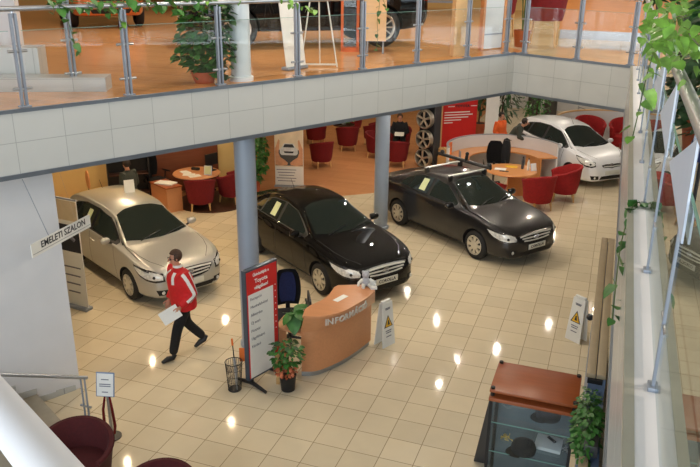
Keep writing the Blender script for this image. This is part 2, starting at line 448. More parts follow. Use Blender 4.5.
class Skin:
    def __init__(s, rows):
        mb = MB(); V = mb.grid(rows, True, close=True)
        mb.bm.faces.new(V[0]); mb.bm.faces.new(V[-1][::-1])
        bmesh.ops.recalc_face_normals(mb.bm, faces=mb.bm.faces)
        mb.bm.normal_update()
        s.tree = BVHTree.FromBMesh(mb.bm); s.mb = mb
    def hit(s, p, mode, eps):
        p = Vector(p)
        if mode == 'R': o, d = Vector((p.x, -3, p.z)), Vector((0, 1, 0))
        elif mode == 'L': o, d = Vector((p.x, 3, p.z)), Vector((0, -1, 0))
        elif mode == 'T': o, d = Vector((p.x, p.y, 3)), Vector((0, 0, -1))
        elif mode == 'F': o, d = Vector((3, p.y, p.z)), Vector((-1, 0, 0))
        elif mode == 'B': o, d = Vector((-8, p.y, p.z)), Vector((1, 0, 0))
        else: o = None
        if o is not None:
            h, n, i, dist = s.tree.ray_cast(o, d)
            if h is not None:
                return h + n * eps if n.dot(d) < 0 else h - n * eps
        h, n, i, dist = s.tree.find_nearest(p)
        return h + n * eps
    def patch(s, top, bot, mode, eps=.004, nu=14, nv=8):
        """two curves (lists of points), filled and draped on the body"""
        def samp(c, t):
            q = t * (len(c) - 1); i = min(int(q), len(c) - 2); f = q - i
            return Vector(c[i]).lerp(Vector(c[i + 1]), f)
        return [[s.hit(samp(bot, k / nu).lerp(samp(top, k / nu), j / nv), mode, eps) for k in range(nu + 1)] for j in range(nv + 1)]

def side_pts(c, sgn): return [(x, sgn * .8, z) for x, z in c]
def front_pts(c): return [(1, y, z) for y, z in c]
def top_pts(c): return [(x, y, 1) for x, y in c]


def wheel(parent, x, y, r, style, rz=0, width=.20, rim=.62):
    """wheel with its axis along y; outer side faces sign(y)"""
    sg = 1 if y > 0 else -1
    m = MB(); w = width
    m.lathe([(r * .60, -w / 2), (r * .86, -w / 2 - .004), (r * .97, -w / 2 + .02), (r, -w / 2 + .05), (r, w / 2 - .05), (r * .97, w / 2 - .02), (r * .86, w / 2 + .004), (r * .64, w / 2 - .002), (r * .62, w / 2 - .02), (r * .60, -w / 2)], n=36, axis='Y')
    o = m.build('wheel', 'tyre', parent); o.location = (x, y - sg * w / 2, r); o.rotation_euler = (0, 0, rz)
    k = MB(); s_ = sg
    def L(prof, n=36): k.lathe([(a, s_ * b) for a, b in prof], n=n, axis='Y')
    o2 = MB(); o2.lathe([(r * .66, s_ * (w / 2 - .035)), (.001, s_ * (w / 2 - .05))], n=30, axis='Y'); o2.build('rim_recess', 'dark', o)
    L([(r * .665, w / 2 - .03), (r * .68, w / 2 + .0), (r * .655, w / 2 + .006), (r * .58, w / 2 - .004), (r * .57, w / 2 - .03)])
    nsp = 8 if style == 'cap' else 5 if style == 'five' else 10
    hr = r * (.30 if style == 'cap' else .17)
    L([(hr, w / 2 - .03), (hr, w / 2 + .004), (hr * .7, w / 2 + .012), (.001, w / 2 + .014)], 24)
    for i in range(nsp):
        a = 2 * PI * i / nsp; ca, sa = math.cos(a), math.sin(a)
        wi = r * (.16 if style == 'cap' else .13 if style == 'five' else .055); wo = r * (.24 if style == 'cap' else .16 if style == 'five' else .07)
        rows = []
        for rad, hw in ((hr * .9, wi / 2), (r * .62, wo / 2)):
            rows.append([(rad * ca - hw * sa, s_ * (w / 2 - .001), rad * sa + hw * ca), (rad * ca + hw * sa, s_ * (w / 2 - .001), rad * sa - hw * ca)])
        a_, b_ = rows
        k.add([a_[0], a_[1], b_[1], b_[0]] + [(p[0], p[1] - s_ * .025, p[2]) for p in (a_[0], a_[1], b_[1], b_[0])],
              [(0, 1, 2, 3), (4, 7, 6, 5), (0, 4, 5, 1), (1, 5, 6, 2), (2, 6, 7, 3), (3, 7, 4, 0)])
    if style == 'cap': L([(r * .44, w / 2 - .004), (r * .47, w / 2 + .003), (r * .50, w / 2 - .004)], 30) if False else None
    k.build('wheel_cover' if style == 'cap' else 'alloy_rim', 'hub' if style == 'cap' else 'alloy', o)
    return o

def make_car(name, label, loc, heading, S, pm, style='cap', plate='', grille='two', rack=False, wr=.315, steer=0, scale=1):
    t = thing(name, label, 'car', loc, heading)
    if scale != 1: t.scale = (scale,) * 3
    sk = Skin(surface(S)); wb = S['wb']; wy = S['w_track']
    body = sk.mb.build('body', pm, t)
    body.data.materials.append(MT['wellblack'])
    cut = MB()
    for x in (0, -wb):
        for sg in (-1, 1):
            cut.lathe([(.0005, sg * (wy - .30)), (wr + .045, sg * (wy - .30)), (wr + .045, sg * (wy + .25)), (.0005, sg * (wy + .25))], (x, 0, wr + .005), 32, 'Y')
    bmesh.ops.remove_doubles(cut.bm, verts=cut.bm.verts, dist=.002)
    co = cut.build('cutter', 'wellblack')
    co.parent = t
    md = body.modifiers.new('b', 'BOOLEAN'); md.object = co; md.operation = 'DIFFERENCE'; md.solver = 'EXACT'; md.material_mode = 'TRANSFER'
    bpy.context.view_layer.update(); bake(body); bpy.data.objects.remove(co)
    try: body.data.set_sharp_from_angle(angle=R(38))
    except Exception: pass
    def P(nm, top, bot, mode, mm, eps=.004, nu=14, nv=8, par=None):
        g = MB(); g.grid(sk.patch(top, bot, mode, eps, nu, nv)); 
        o = g.build(nm, mm, par or t, recalc=False); 
        return o
    G = S
    # windscreen, rear window (top view)
    P('windscreen', top_pts(G['ws_top']), top_pts(G['ws_bot']), 'T', 'carglass', .004, 18, 12)
    P('rear_window', top_pts(G['rw_top']), top_pts(G['rw_bot']), 'T', 'carglass', .004, 16, 8)
    for sg, md_ in ((-1, 'R'), (1, 'L')):
        P('window_trim', side_pts(G['dlo_top'], sg), side_pts(G['dlo_bot'], sg), md_, 'black', .003, 30, 8)
        for a, b in G['glass']:
            P('side_window', side_pts(a, sg), side_pts(b, sg), md_, 'carglass', .007, 12, 6)
        for ln in G['gaps']:
            d = .005
            P('door_seam', side_pts([(x - d, z) for x, z in ln], sg), side_pts([(x + d, z) for x, z in ln], sg), md_, 'dark', .0015, 14, 1)
        for hx, hz in G['handles']:
            h = MB(); p = sk.hit((hx, sg, hz), md_, .02); q = sk.hit((hx - .17, sg, hz + .01), md_, .02)
            h.tube([sk.hit((hx, sg, hz), md_, .0), p, q, sk.hit((hx - .17, sg, hz + .01), md_, .0)], .013, 6); h.build('door_handle', pm, t)
        # headlamps / tail lamps
        ht = [Vector((x, sg * y, z)) for x, y, z in G['hl_top']]; hb_ = [Vector((x, sg * y, z)) for x, y, z in G['hl_bot']]
        hl = P('headlamp', ht, hb_, 'N', 'bezel', .005, 16, 8)
        cen = sum(ht + hb_, Vector()) / (len(ht) * 2)
        P('headlamp_lens', [cen.lerp(q, .88).lerp(hb_[i], .14) for i, q in enumerate(ht)], [cen.lerp(q, .88).lerp(ht[i], .14) for i, q in enumerate(hb_)], 'N', 'lamp', .011, 18, 8, hl)
        for fr_ in (.42, .72):
            k_ = fr_ * (len(ht) - 1); i_ = int(k_); cc = ht[i_].lerp(ht[i_ + 1], k_ - i_).lerp(hb_[i_].lerp(hb_[i_ + 1], k_ - i_), .5)
            bb = MB(); bb.ball(sk.hit(cc, 'N', .004), .030, n=12); bb.build('reflector', 'dark' if fr_ > .5 else 'potw', hl)
        P('tail_lamp', [(x, sg * y, z) for x, y, z in G['tl_top']], [(x, sg * y, z) for x, y, z in G['tl_bot']], 'N', 'taillamp', .008, 8, 6)
        P('sill_trim', side_pts([(-.42, G['bot0'] + .09), (-wb + .42, G['bot0'] + .09)], sg), side_pts([(-.42, G['bot0'] + .03), (-wb + .42, G['bot0'] + .03)], sg), md_, 'dark', .002, 10, 2)
        fx = G['fog']
        fo = P('fog_lamp_recess', front_pts([(sg * (fx[0] - .09), fx[1] + .055), (sg * (fx[0] + .11), fx[1] + .05)]), front_pts([(sg * (fx[0] - .11), fx[1] - .055), (sg * (fx[0] + .07), fx[1] - .06)]), 'F', 'dark', .004, 8, 5)
        f2 = MB(); c = sk.hit((1, sg * fx[0], fx[1]), 'F', .01); f2.ball(c, .036, (.35, 1, 1), 12); f2.build('fog_lamp', 'lamp', fo)
        # mirror
        mx, mz, my = G['mirror']
        mm_ = MB(); mm_.ball((mx, sg * (my + .10), mz + .045), .1, (.62, 1.05, .72), 14); 
        mo = mm_.build('wing_mirror', pm, t)
        m2 = MB(); m2.box((mx - .066, sg * (my + .10), mz + .045), (.006, .15, .095), bev=.002); m2.build('mirror_glass', 'chrome', mo)
        m3 = MB(); m3.tube([(mx, sg * (my - .04), mz - .03), (mx, sg * (my + .06), mz + .02)], .022, 8); m3.build('mirror_arm', 'black', mo)
    # hood seam, grille and bumper
    for sg in (-1, 1):
        hb = G['hood_seam']; d = .006
        P('bonnet_seam', top_pts([(x, sg * (y - d)) for x, y in hb]), top_pts([(x, sg * (y + d)) for x, y in hb]), 'T', 'dark', .0015, 20, 1)
    gr = P('grille', front_pts(G['gr_top']), front_pts(G['gr_bot']), 'F', 'dark', .005, 20, 6)
    for f in ((.05, .36, .68) if grille == 'two' else (.5,)):
        a = [Vector(front_pts(G['gr_top'])[i]).lerp(Vector(front_pts(G['gr_bot'])[i]), f) for i in range(len(G['gr_top']))]
        q = [Vector((1, p.y * .93, p.z + .013)) for p in a]; w_ = [Vector((1, p.y * .93, p.z - .013)) for p in a]
        P('grille_bar', q, w_, 'F', 'potw', .016, 20, 2, gr)
    P('grille_surround', [(1, y, z + .02) for y, z in G['gr_top']], [(1, y, z) for y, z in G['gr_top']], 'F', 'chrome', .008, 20, 2, gr)
    P('lower_intake', front_pts(G['lo_top']), front_pts(G['lo_bot']), 'F', 'dark', .004, 20, 4)
    lg = sk.hit((1, 0, G['logo']), 'F', .016)
    e = MB(); M_ = Matrix.Translation(lg) @ Matrix.Rotation(R(-12), 4, 'Y')
    for (ry, rz_, oy, oz) in ((.065, .044, 0, 0), (.022, .042, 0, 0), (.046, .018, 0, .02)):
        pts = [M_ @ Vector((0, ry * math.cos(a), oz + rz_ * math.sin(a))) for a in [2 * PI * k / 24 for k in range(25)]]
        e.tube(pts, .0065, 6, False)
    e.build('badge', 'chrome', t)
    px, pz = sk.hit((1, 0, G['plate']), 'F', .0).x, G['plate']
    pl = MB(); pl.box((px + .018, 0, pz), (.014, .50, .115), bev=.004); po = pl.build('number_plate', 'plate', t)
    if plate: text(plate, .085, 'ink', po, (px + .027, 0, pz), (PI / 2, 0, PI / 2), 'plate_lettering', .001, bold=.002)
    # wipers
    for wy_, w2 in ((-.42, .08), (.12, .58)):
        a = sk.hit((G['cowl'] + .0, wy_, 1), 'T', .012); b_ = sk.hit((G['cowl'] - .14, w2, 1), 'T', .02)
        mm_ = MB(); mm_.tube([a, a.lerp(b_, .5) + Vector((0, 0, .012)), b_], .009, 6); mm_.build('wiper', 'black', t)
    ant = sk.hit((G['antenna'], 0, 1), 'T', 0); mm_ = MB(); mm_.tube([ant, ant + Vector((-.12, 0, .16))], [.007, .003], 6); mm_.build('antenna', 'black', t)
    for x in (0, -wb):
        for sg in (-1, 1): wheel(t, x, sg * wy, wr, style, rz=steer if x == 0 else 0)
    return t, sk

def corolla():
    return dict(nose=.935, tail=-3.605, wb=2.6, w_track=.875, roofw=.56, bot0=.19,
        top=[(-3.605, .78), (-3.585, .93), (-3.53, 1.03), (-3.45, 1.06), (-3.2, 1.085), (-3.02, 1.11), (-2.75, 1.24), (-2.45, 1.37), (-2.15, 1.435), (-1.7, 1.465), (-1.35, 1.45), (-1.1, 1.40), (-.8, 1.25), (-.45, 1.07), (-.30, 1.005), (-.1, .975), (.3, .90), (.6, .825), (.78, .755), (.86, .70), (.905, .62), (.935, .50)],
        bot=[(-3.605, .50), (-3.585, .34), (-3.5, .27), (-3.3, .22), (-2.9, .19), (.4, .19), (.75, .20), (.87, .22), (.92, .27), (.935, .38)],
        sh=[(-3.605, .72), (-3.5, .93), (-3.2, .99), (-2.6, 1.0), (-1.8, .965), (-.6, .925), (-.2, .90), (.3, .83), (.6, .76), (.8, .68), (.9, .60), (.935, .46)],
        w=[(-3.605, .42), (-3.59, .60), (-3.52, .73), (-3.4, .80), (-3.1, .855), (-2.6, .88), (0, .88), (.3, .868), (.5, .84), (.68, .78), (.80, .70), (.88, .60), (.92, .48), (.935, .36)],
        ws_top=[(-1.08, -.54), (-1.17, -.3), (-1.19, 0), (-1.17, .3), (-1.08, .54)], ws_bot=[(-.46, -.735), (-.36, -.4), (-.33, 0), (-.36, .4), (-.46, .735)],
        rw_top=[(-2.42, -.50), (-2.38, 0), (-2.42, .50)], rw_bot=[(-2.95, -.64), (-3.05, 0), (-2.95, .64)],
        dlo_top=[(-.62, .985), (-.90, 1.15), (-1.18, 1.30), (-1.6, 1.365), (-2.1, 1.34), (-2.45, 1.23), (-2.72, 1.07)], dlo_bot=[(-.60, .955), (-.9, .965), (-1.2, .975), (-1.6, .99), (-2.1, 1.01), (-2.5, 1.03), (-2.74, 1.045)],
        glass=[([(-.74, 1.02), (-1.0, 1.19), (-1.2, 1.295), (-1.58, 1.35)], [(-.72, .985), (-1.0, .99), (-1.25, .995), (-1.58, 1.0)]),
               ([(-1.66, 1.35), (-2.05, 1.33), (-2.28, 1.275)], [(-1.66, 1.005), (-2.0, 1.02), (-2.30, 1.03)]),
               ([(-2.33, 1.26), (-2.48, 1.19), (-2.62, 1.10)], [(-2.34, 1.035), (-2.5, 1.045), (-2.64, 1.06)])],
        gaps=[[(-.46, .26), (-.50, .60), (-.56, .93)], [(-1.62, .26), (-1.63, .6), (-1.62, .98)], [(-2.22, .40), (-2.40, .62), (-2.42, .85), (-2.36, 1.0)], [(-.60, .26), (-2.20, .26)]],
        handles=[(-1.38, .83), (-2.20, .87)],
        hl_top=[(.28, .86, .80), (.44, .83, .79), (.62, .76, .765), (.76, .65, .73), (.83, .54, .70)], hl_bot=[(.38, .87, .71), (.50, .85, .63), (.66, .80, .57), (.81, .68, .545), (.88, .53, .565)],
        tl_top=[(-3.25, .84, .95), (-3.45, .78, .95), (-3.55, .66, .95)], tl_bot=[(-3.3, .86, .78), (-3.5, .8, .74), (-3.58, .66, .76)],
        fog=(.62, .36), mirror=(-.72, .98, .86), hood_seam=[(-.28, .72), (.2, .70), (.5, .62), (.74, .44)],
        gr_top=[(-.50, .675), (-.25, .69), (0, .695), (.25, .69), (.50, .675)], gr_bot=[(-.36, .545), (-.2, .515), (0, .505), (.2, .515), (.36, .545)],
        lo_top=[(-.50, .36), (0, .355), (.50, .36)], lo_bot=[(-.44, .27), (0, .265), (.44, .27)], logo=.625, plate=.44, cowl=-.33, antenna=-2.3)
def hatch():
    S = corolla()
    S.update(nose=.89, tail=-3.33, roofw=.57,
        top=[(-3.33, .62), (-3.32, .88), (-3.27, 1.02), (-3.14, 1.22), (-3.02, 1.38), (-2.85, 1.45), (-2.3, 1.50), (-1.7, 1.515), (-1.3, 1.49), (-1.05, 1.42), (-.75, 1.27), (-.4, 1.10), (-.2, 1.02), (0, .985), (.35, .905), (.6, .83), (.75, .765), (.83, .70), (.87, .62), (.89, .50)],
        bot=[(-3.33, .46), (-3.31, .32), (-3.25, .26), (-2.9, .2), (-2.6, .19), (.4, .19), (.70, .20), (.83, .23), (.875, .28), (.89, .38)],
        sh=[(-3.33, .56), (-3.3, .80), (-3.22, .98), (-3.0, 1.05), (-2.3, 1.02), (-1.5, .98), (-.6, .945), (-.2, .91), (.3, .84), (.6, .76), (.77, .68), (.86, .60), (.89, .46)],
        w=[(-3.33, .60), (-3.31, .72), (-3.24, .79), (-3.05, .84), (-2.6, .875), (0, .88), (.3, .868), (.48, .84), (.64, .78), (.76, .70), (.84, .60), (.875, .48), (.89, .36)],
        ws_top=[(-1.02, -.55), (-1.13, -.3), (-1.15, 0), (-1.13, .3), (-1.02, .55)], ws_bot=[(-.38, -.735), (-.27, -.4), (-.23, 0), (-.27, .4), (-.38, .735)],
        rw_top=[(-3.03, -.48), (-3.03, 0), (-3.03, .48)], rw_bot=[(-3.24, -.6), (-3.25, 0), (-3.24, .6)],
        dlo_top=[(-.52, 1.0), (-.80, 1.17), (-1.1, 1.33), (-1.6, 1.40), (-2.2, 1.395), (-2.6, 1.33), (-2.86, 1.18)], dlo_bot=[(-.50, .97), (-.8, .975), (-1.1, .985), (-1.6, 1.0), (-2.2, 1.03), (-2.6, 1.07), (-2.88, 1.12)],
        glass=[([(-.66, 1.05), (-.95, 1.22), (-1.15, 1.33), (-1.56, 1.38)], [(-.64, 1.0), (-.95, 1.0), (-1.2, 1.01), (-1.56, 1.02)]),
               ([(-1.66, 1.385), (-2.05, 1.38), (-2.35, 1.36)], [(-1.66, 1.025), (-2.0, 1.04), (-2.37, 1.065)]),
               ([(-2.42, 1.35), (-2.6, 1.30), (-2.76, 1.21)], [(-2.44, 1.075), (-2.6, 1.095), (-2.78, 1.13)])],
        hl_top=[(.24, .865, .82), (.40, .83, .81), (.58, .76, .775), (.72, .65, .735), (.79, .54, .70)], hl_bot=[(.34, .87, .72), (.46, .85, .64), (.62, .80, .575), (.77, .68, .55), (.84, .53, .57)],
        tl_top=[(-3.0, .84, 1.08), (-3.15, .78, 1.08), (-3.24, .66, 1.05)], tl_bot=[(-3.1, .84, .86), (-3.22, .79, .84), (-3.3, .66, .84)],
        fog=(.58, .35), mirror=(-.66, 1.0, .86), hood_seam=[(-.2, .73), (.2, .70), (.46, .62), (.70, .44)], cowl=-.24, antenna=-2.75)
    return S
def yaris():
    S = corolla()
    S.update(nose=.78, tail=-3.005, wb=2.46, w_track=.842, roofw=.54,
        top=[(-3.005, .62), (-2.995, .88), (-2.95, 1.02), (-2.85, 1.24), (-2.74, 1.40), (-2.6, 1.47), (-2.1, 1.52), (-1.5, 1.53), (-1.1, 1.49), (-.85, 1.42), (-.5, 1.25), (-.2, 1.10), (-.02, 1.03), (.2, .98), (.45, .90), (.6, .82), (.69, .74), (.74, .64), (.78, .50)],
        bot=[(-3.005, .46), (-2.99, .32), (-2.9, .24), (-2.6, .19), (.4, .19), (.62, .20), (.72, .23), (.765, .28), (.78, .38)],
        sh=[(-3.005, .56), (-2.98, .80), (-2.9, .98), (-2.7, 1.05), (-2.1, 1.02), (-1.3, .99), (-.4, .95), (0, .91), (.3, .85), (.5, .78), (.66, .70), (.74, .58), (.78, .44)],
        w=[(-3.005, .58), (-2.99, .69), (-2.92, .76), (-2.8, .80), (-2.46, .84), (0, .847), (.25, .835), (.42, .80), (.56, .73), (.66, .64), (.73, .54), (.765, .44), (.78, .34)],
        ws_top=[(-.82, -.52), (-.93, -.3), (-.96, 0), (-.93, .3), (-.82, .52)], ws_bot=[(-.18, -.70), (-.06, -.4), (-.01, 0), (-.06, .4), (-.18, .70)],
        rw_top=[(-2.76, -.45), (-2.76, 0), (-2.76, .45)], rw_bot=[(-2.93, -.56), (-2.94, 0), (-2.93, .56)],
        dlo_top=[(-.32, 1.0), (-.60, 1.18), (-.9, 1.34), (-1.4, 1.42), (-1.9, 1.41), (-2.35, 1.34), (-2.6, 1.20)], dlo_bot=[(-.30, .97), (-.6, .98), (-.9, .99), (-1.4, 1.01), (-1.9, 1.03), (-2.35, 1.07), (-2.62, 1.12)],
        glass=[([(-.46, 1.05), (-.75, 1.22), (-.95, 1.33), (-1.36, 1.395)], [(-.44, 1.0), (-.75, 1.01), (-1.0, 1.02), (-1.36, 1.03)]),
               ([(-1.46, 1.40), (-1.85, 1.395), (-2.12, 1.37)], [(-1.46, 1.035), (-1.8, 1.045), (-2.15, 1.075)]),
               ([(-2.2, 1.35), (-2.38, 1.30), (-2.5, 1.22)], [(-2.22, 1.085), (-2.38, 1.10), (-2.52, 1.14)])],
        gaps=[[(-.42, .26), (-.44, .60), (-.36, .95)], [(-1.40, .26), (-1.41, .6), (-1.41, 1.0)], [(-2.06, .42), (-2.2, .62), (-2.22, .85), (-2.16, 1.03)], [(-.55, .26), (-2.0, .26)]],
        handles=[(-1.18, .86), (-1.95, .90)],
        hl_top=[(.16, .81, .90), (.30, .78, .88), (.46, .71, .83), (.58, .60, .775), (.64, .52, .74)], hl_bot=[(.26, .83, .79), (.38, .80, .70), (.52, .74, .63), (.64, .63, .61), (.69, .53, .64)],
        tl_top=[(-2.75, .78, 1.18), (-2.85, .70, 1.18), (-2.88, .6, 1.15)], tl_bot=[(-2.85, .80, .9), (-2.93, .74, .88), (-2.97, .6, .88)],
        fog=(.54, .33), mirror=(-.44, .99, .83), hood_seam=[(.02, .68), (.25, .64), (.45, .54), (.58, .40)],
        gr_top=[(-.34, .655), (-.2, .67), (0, .66), (.2, .67), (.34, .655)], gr_bot=[(-.28, .60), (-.15, .60), (0, .575), (.15, .60), (.28, .60)],
        lo_top=[(-.36, .37), (0, .38), (.36, .37)], lo_bot=[(-.42, .27), (0, .265), (.42, .27)], logo=.66, plate=.465, cowl=-.04, antenna=-1.05)
    return S
def suv():
    S = corolla()
    S.update(nose=.92, tail=-3.62, wb=2.66, w_track=.91, roofw=.66, bot0=.30,
        top=[(-3.62, .8), (-3.60, 1.05), (-3.5, 1.3), (-3.3, 1.6), (-3.1, 1.68), (-2.3, 1.74), (-1.6, 1.74), (-1.2, 1.68), (-.8, 1.45), (-.4, 1.2), (-.2, 1.13), (.2, 1.08), (.6, 1.0), (.78, .92), (.86, .82), (.90, .70), (.92, .58)],
        bot=[(-3.62, .6), (-3.6, .45), (-3.5, .36), (-3.0, .3), (.4, .30), (.75, .31), (.87, .34), (.92, .46)],
        sh=[(-3.62, .75), (-3.55, 1.0), (-3.3, 1.15), (-2.6, 1.14), (-.6, 1.08), (-.2, 1.04), (.3, .99), (.6, .92), (.8, .82), (.9, .66), (.92, .54)],
        w=[(-3.62, .60), (-3.6, .74), (-3.5, .84), (-3.3, .89), (-2.6, .915), (0, .915), (.3, .90), (.5, .87), (.68, .81), (.80, .74), (.88, .64), (.92, .5)],
        ws_top=[(-1.10, -.6), (-1.2, 0), (-1.10, .6)], ws_bot=[(-.42, -.76), (-.28, 0), (-.42, .76)],
        rw_top=[(-3.3, -.55), (-3.3, 0), (-3.3, .55)], rw_bot=[(-3.48, -.66), (-3.48, 0), (-3.48, .66)],
        dlo_top=[(-.6, 1.16), (-.9, 1.38), (-1.2, 1.55), (-1.7, 1.62), (-2.4, 1.6), (-3.0, 1.5), (-3.2, 1.35)], dlo_bot=[(-.58, 1.12), (-.9, 1.13), (-1.2, 1.14), (-1.7, 1.15), (-2.4, 1.17), (-3.0, 1.2), (-3.2, 1.24)],
        glass=[([(-.8, 1.25), (-1.25, 1.55), (-1.62, 1.6)], [(-.78, 1.16), (-1.25, 1.165), (-1.62, 1.17)]), ([(-1.72, 1.6), (-2.1, 1.59), (-2.45, 1.57)], [(-1.72, 1.18), (-2.1, 1.19), (-2.47, 1.2)])],
        gaps=[[(-.46, .38), (-.50, .70), (-.56, 1.1)], [(-1.66, .38), (-1.67, .7), (-1.66, 1.14)], [(-2.2, .50), (-2.45, .72), (-2.5, 1.14)], [(-.60, .38), (-2.20, .38)]],
        handles=[(-1.38, .98), (-2.20, 1.0)],
        hl_top=[(.34, .88, .97), (.62, .80, .93), (.80, .64, .90), (.84, .54, .88)], hl_bot=[(.40, .89, .84), (.66, .80, .78), (.84, .64, .76), (.87, .54, .76)],
        tl_top=[(-3.4, .86, 1.15), (-3.5, .78, 1.15), (-3.55, .7, 1.1)], tl_bot=[(-3.4, .88, .85), (-3.55, .8, .82), (-3.6, .7, .82)],
        fog=(.62, .46), mirror=(-.74, 1.16, .9), hood_seam=[(-.2, .78), (.2, .76), (.5, .68), (.72, .5)],
        gr_top=[(-.46, .84), (0, .86), (.46, .84)], gr_bot=[(-.40, .68), (0, .66), (.40, .68)],
        lo_top=[(-.5, .48), (0, .48), (.5, .48)], lo_bot=[(-.44, .38), (0, .37), (.44, .38)], logo=.77, plate=.57, cowl=-.3, antenna=-2.8)
    return S
MT['bezel'] = mat('headlamp_bezel', (52, 52, 54), .25, .3, .8)
pS = paint('champagne_silver_paint', (178, 178, 174), .5, .33)
pK = paint('black_paint', (7, 7, 8), 0, .5, 1, .05)
pK.node_tree.nodes['Principled BSDF'].inputs['Coat IOR'].default_value = 1.36
pG = paint('dark_grey_paint', (44, 44, 46), .5, .3, 1, .3)
pG.node_tree.nodes['Principled BSDF'].inputs['Coat IOR'].default_value = 1.4
pW = paint('pale_silver_paint', (232, 234, 238), .15, .36)
pO = paint('bronze_orange_paint', (190, 104, 52), .5, .35)
car_s, sk_s = make_car('hatchback_car', 'champagne silver five-door hatchback standing nearest the white stair wall', (-4.90, 2.66, 0), R(-28), hatch(), pS, plate='', scale=.96)
car_k, sk_k = make_car('sedan_car', 'glossy black four-door saloon parked behind the information desk', (-1.60, 4.10, 0), R(-34.8), corolla(), pK, plate='COROLLA')
car_g, sk_g = make_car('sedan_car', 'dark grey four-door saloon with silver roof bars', (.79, 6.96, 0), R(-35.2), corolla(), pG, plate='COROLLA')
car_y, sk_y = make_car('small_hatchback_car', 'pale silver small hatchback parked at the far right beyond the red tub chairs', (2.36, 13.55, 0), R(-47), yaris(), pW, grille='one', plate='', wr=.295)
ax = Vector((-1.67 + 4.06, 6.53 - 4.8)); 
car_u, sk_u = make_car('suv_car', 'black off-road estate car on the upper floor behind the glass balustrade', (-4.84, 5.41, ZU), math.atan2(-ax.y, -ax.x), suv(), pK, style='ten', wr=.36, scale=1.1)
car_o, sk_o = make_car('suv_car', 'bronze orange car at the far left of the upper floor, nose towards the void', (-9.9, 8.1, ZU), R(-45), suv(), pO, style='ten', wr=.36)
# ------------------------------------------------------------------ columns and balustrades
def col(name, x, y, z0, z1, r, mm, base=True):
    m = MB(); m.lathe([(r, z0), (r, z1)], (x, y, 0), 40)
    if base: m.lathe([(r + .001, z0), (r + .03, z0), (r + .03, z0 + .06), (r + .001, z0 + .07)], (x, y, 0), 40)
    return struct(name, m, mm)
col('wall_column_front', -2.41, 1.21, 0, ZS, .16, 'column')
col('wall_column_rear', -2.16, 7.42, 0, ZS, .165, 'column')
col('wall_column_upper', -2.42, 1.22, ZU, 8, .145, 'colwhite')

def post_pair(parent, x, y, ang, h=1.05, gap=.026, clamps=(.22, .64), w=.05, slim=False):
    """two flat bars side by side with stub clamps that grip the panes"""
    ca, sa = math.cos(ang), math.sin(ang)
    p = MB()
    for s in (-1, 1): p.box((x + s * gap * ca, y + s * gap * sa, ZU + h / 2), (.009 if slim else .026, w, h), rz=ang)
    p.box((x, y, ZU + .016), (.07 if slim else .13, .05 if slim else .09, .02), rz=ang, bev=.004)
    o = p.build('post', 'greymetal', parent)
    for z in clamps:
        c = MB(); c.tube([(x - .11 * ca, y - .11 * sa, ZU + z), (x + .11 * ca, y + .11 * sa, ZU + z)], .017 if not slim else .010, 8)
        c.build('clamp', 'steel', o)
    return o
def balustrade(name, label, P, d, ss, inset, s_end, gm, rail=True, hrail=1.10, gh=.86, slim=False):
    n = Vector((-d.y, d.x)); ang = math.atan2(d.y, d.x); t = thing(name, label, 'balustrade', (0, 0, 0))
    Q = P + n * inset
    for s in ss:
        if slim: post_pair(t, (Q + d * s).x, (Q + d * s).y, ang, 1.05, .010, (.30, .80), .022, True)
        else: post_pair(t, (Q + d * s).x, (Q + d * s).y, ang)
    pts = [s_end[0]] + list(ss) + [s_end[1]]
    for a, b in zip(pts, pts[1:]):
        if b - a < .25: continue
        a2, b2 = a + .07, b - .07; c = Q + d * (a2 + b2) / 2
        g = MB(); g.box((c.x, c.y, ZU + .06 + (gh - .06) / 2), (b2 - a2, .010, gh - .06), rz=ang); o = g.build('glass_pane', gm, t)
        e = MB(); e.box((c.x, c.y, ZU + gh + .002), (b2 - a2, .011, .005), rz=ang); e.build('pane_edge', 'glassedge', o)
    if rail:
        a_, b_ = Q + d * s_end[0], Q + d * s_end[1]
        r = MB(); r.tube([(a_.x, a_.y, ZU + hrail), (b_.x, b_.y, ZU + hrail)], .03, 12)
        for s in ss:
            q = Q + d * s; r.tube([(q.x, q.y, ZU + 1.0), (q.x, q.y, ZU + hrail)], .010, 6)
        r.build('handrail', 'steel', t)
    return t
balustrade('glass_balustrade', 'long glass and grey metal balustrade in front of the black car upstairs', A, u, [-1.2, .11, 1.41, 2.77, 4.12, 5.45, 6.73, 8.07, 9.25], .07, (-2.6, 9.38), 'glass')
v = (CC - B).normalized()
balustrade('glass_balustrade', 'short glass balustrade in front of the upstairs wooden counter', B, v, [.17, 1.34, 2.40], .07, (.05, 2.46), 'glass')
ys = [-5.58 + 1.3 * k for k in range(9)]
d_r = Vector((0, -1)); tR = balustrade('glass_balustrade', 'mirror-like glass balustrade on the pale ledge at the right edge', Vector((RX, 5.30)), d_r, [5.30 - y for y in reversed(ys)] + [5.30 + 6.88], .075, (.0, 13.2), 'glassr', slim=True)
# pale triangles added for the bright background light seen above the right panes
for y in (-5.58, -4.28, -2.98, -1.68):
    g = MB(); g.slab([(RX + .055, y - .20, ZU + 1.08), (RX + .055, y - .24, ZU + .72), (RX + .055, y + .80, ZU + .76)], .008, (1, 0, 0)); g.build('bright_gap_triangle', 'frost', tR)

m = MB(); a_, b_ = Vector((2.015, -7.834, 5.376)), Vector((2.182, -7.934, 5.402)); dv = (b_ - a_).normalized()
m.tube([a_ - dv * .9, a_, b_, b_ + dv * .25], .027, 20); ho = m.build('stair_handrail', 'white'); tag(ho, 'thick white handrail crossing the bottom left corner close to the viewer', 'handrail')
m = MB(); q = b_ + dv * .2; m.tube([(q.x, q.y, ZU - .2), (q.x, q.y, q.z)], .02, 10); m.build('post', 'white', ho)

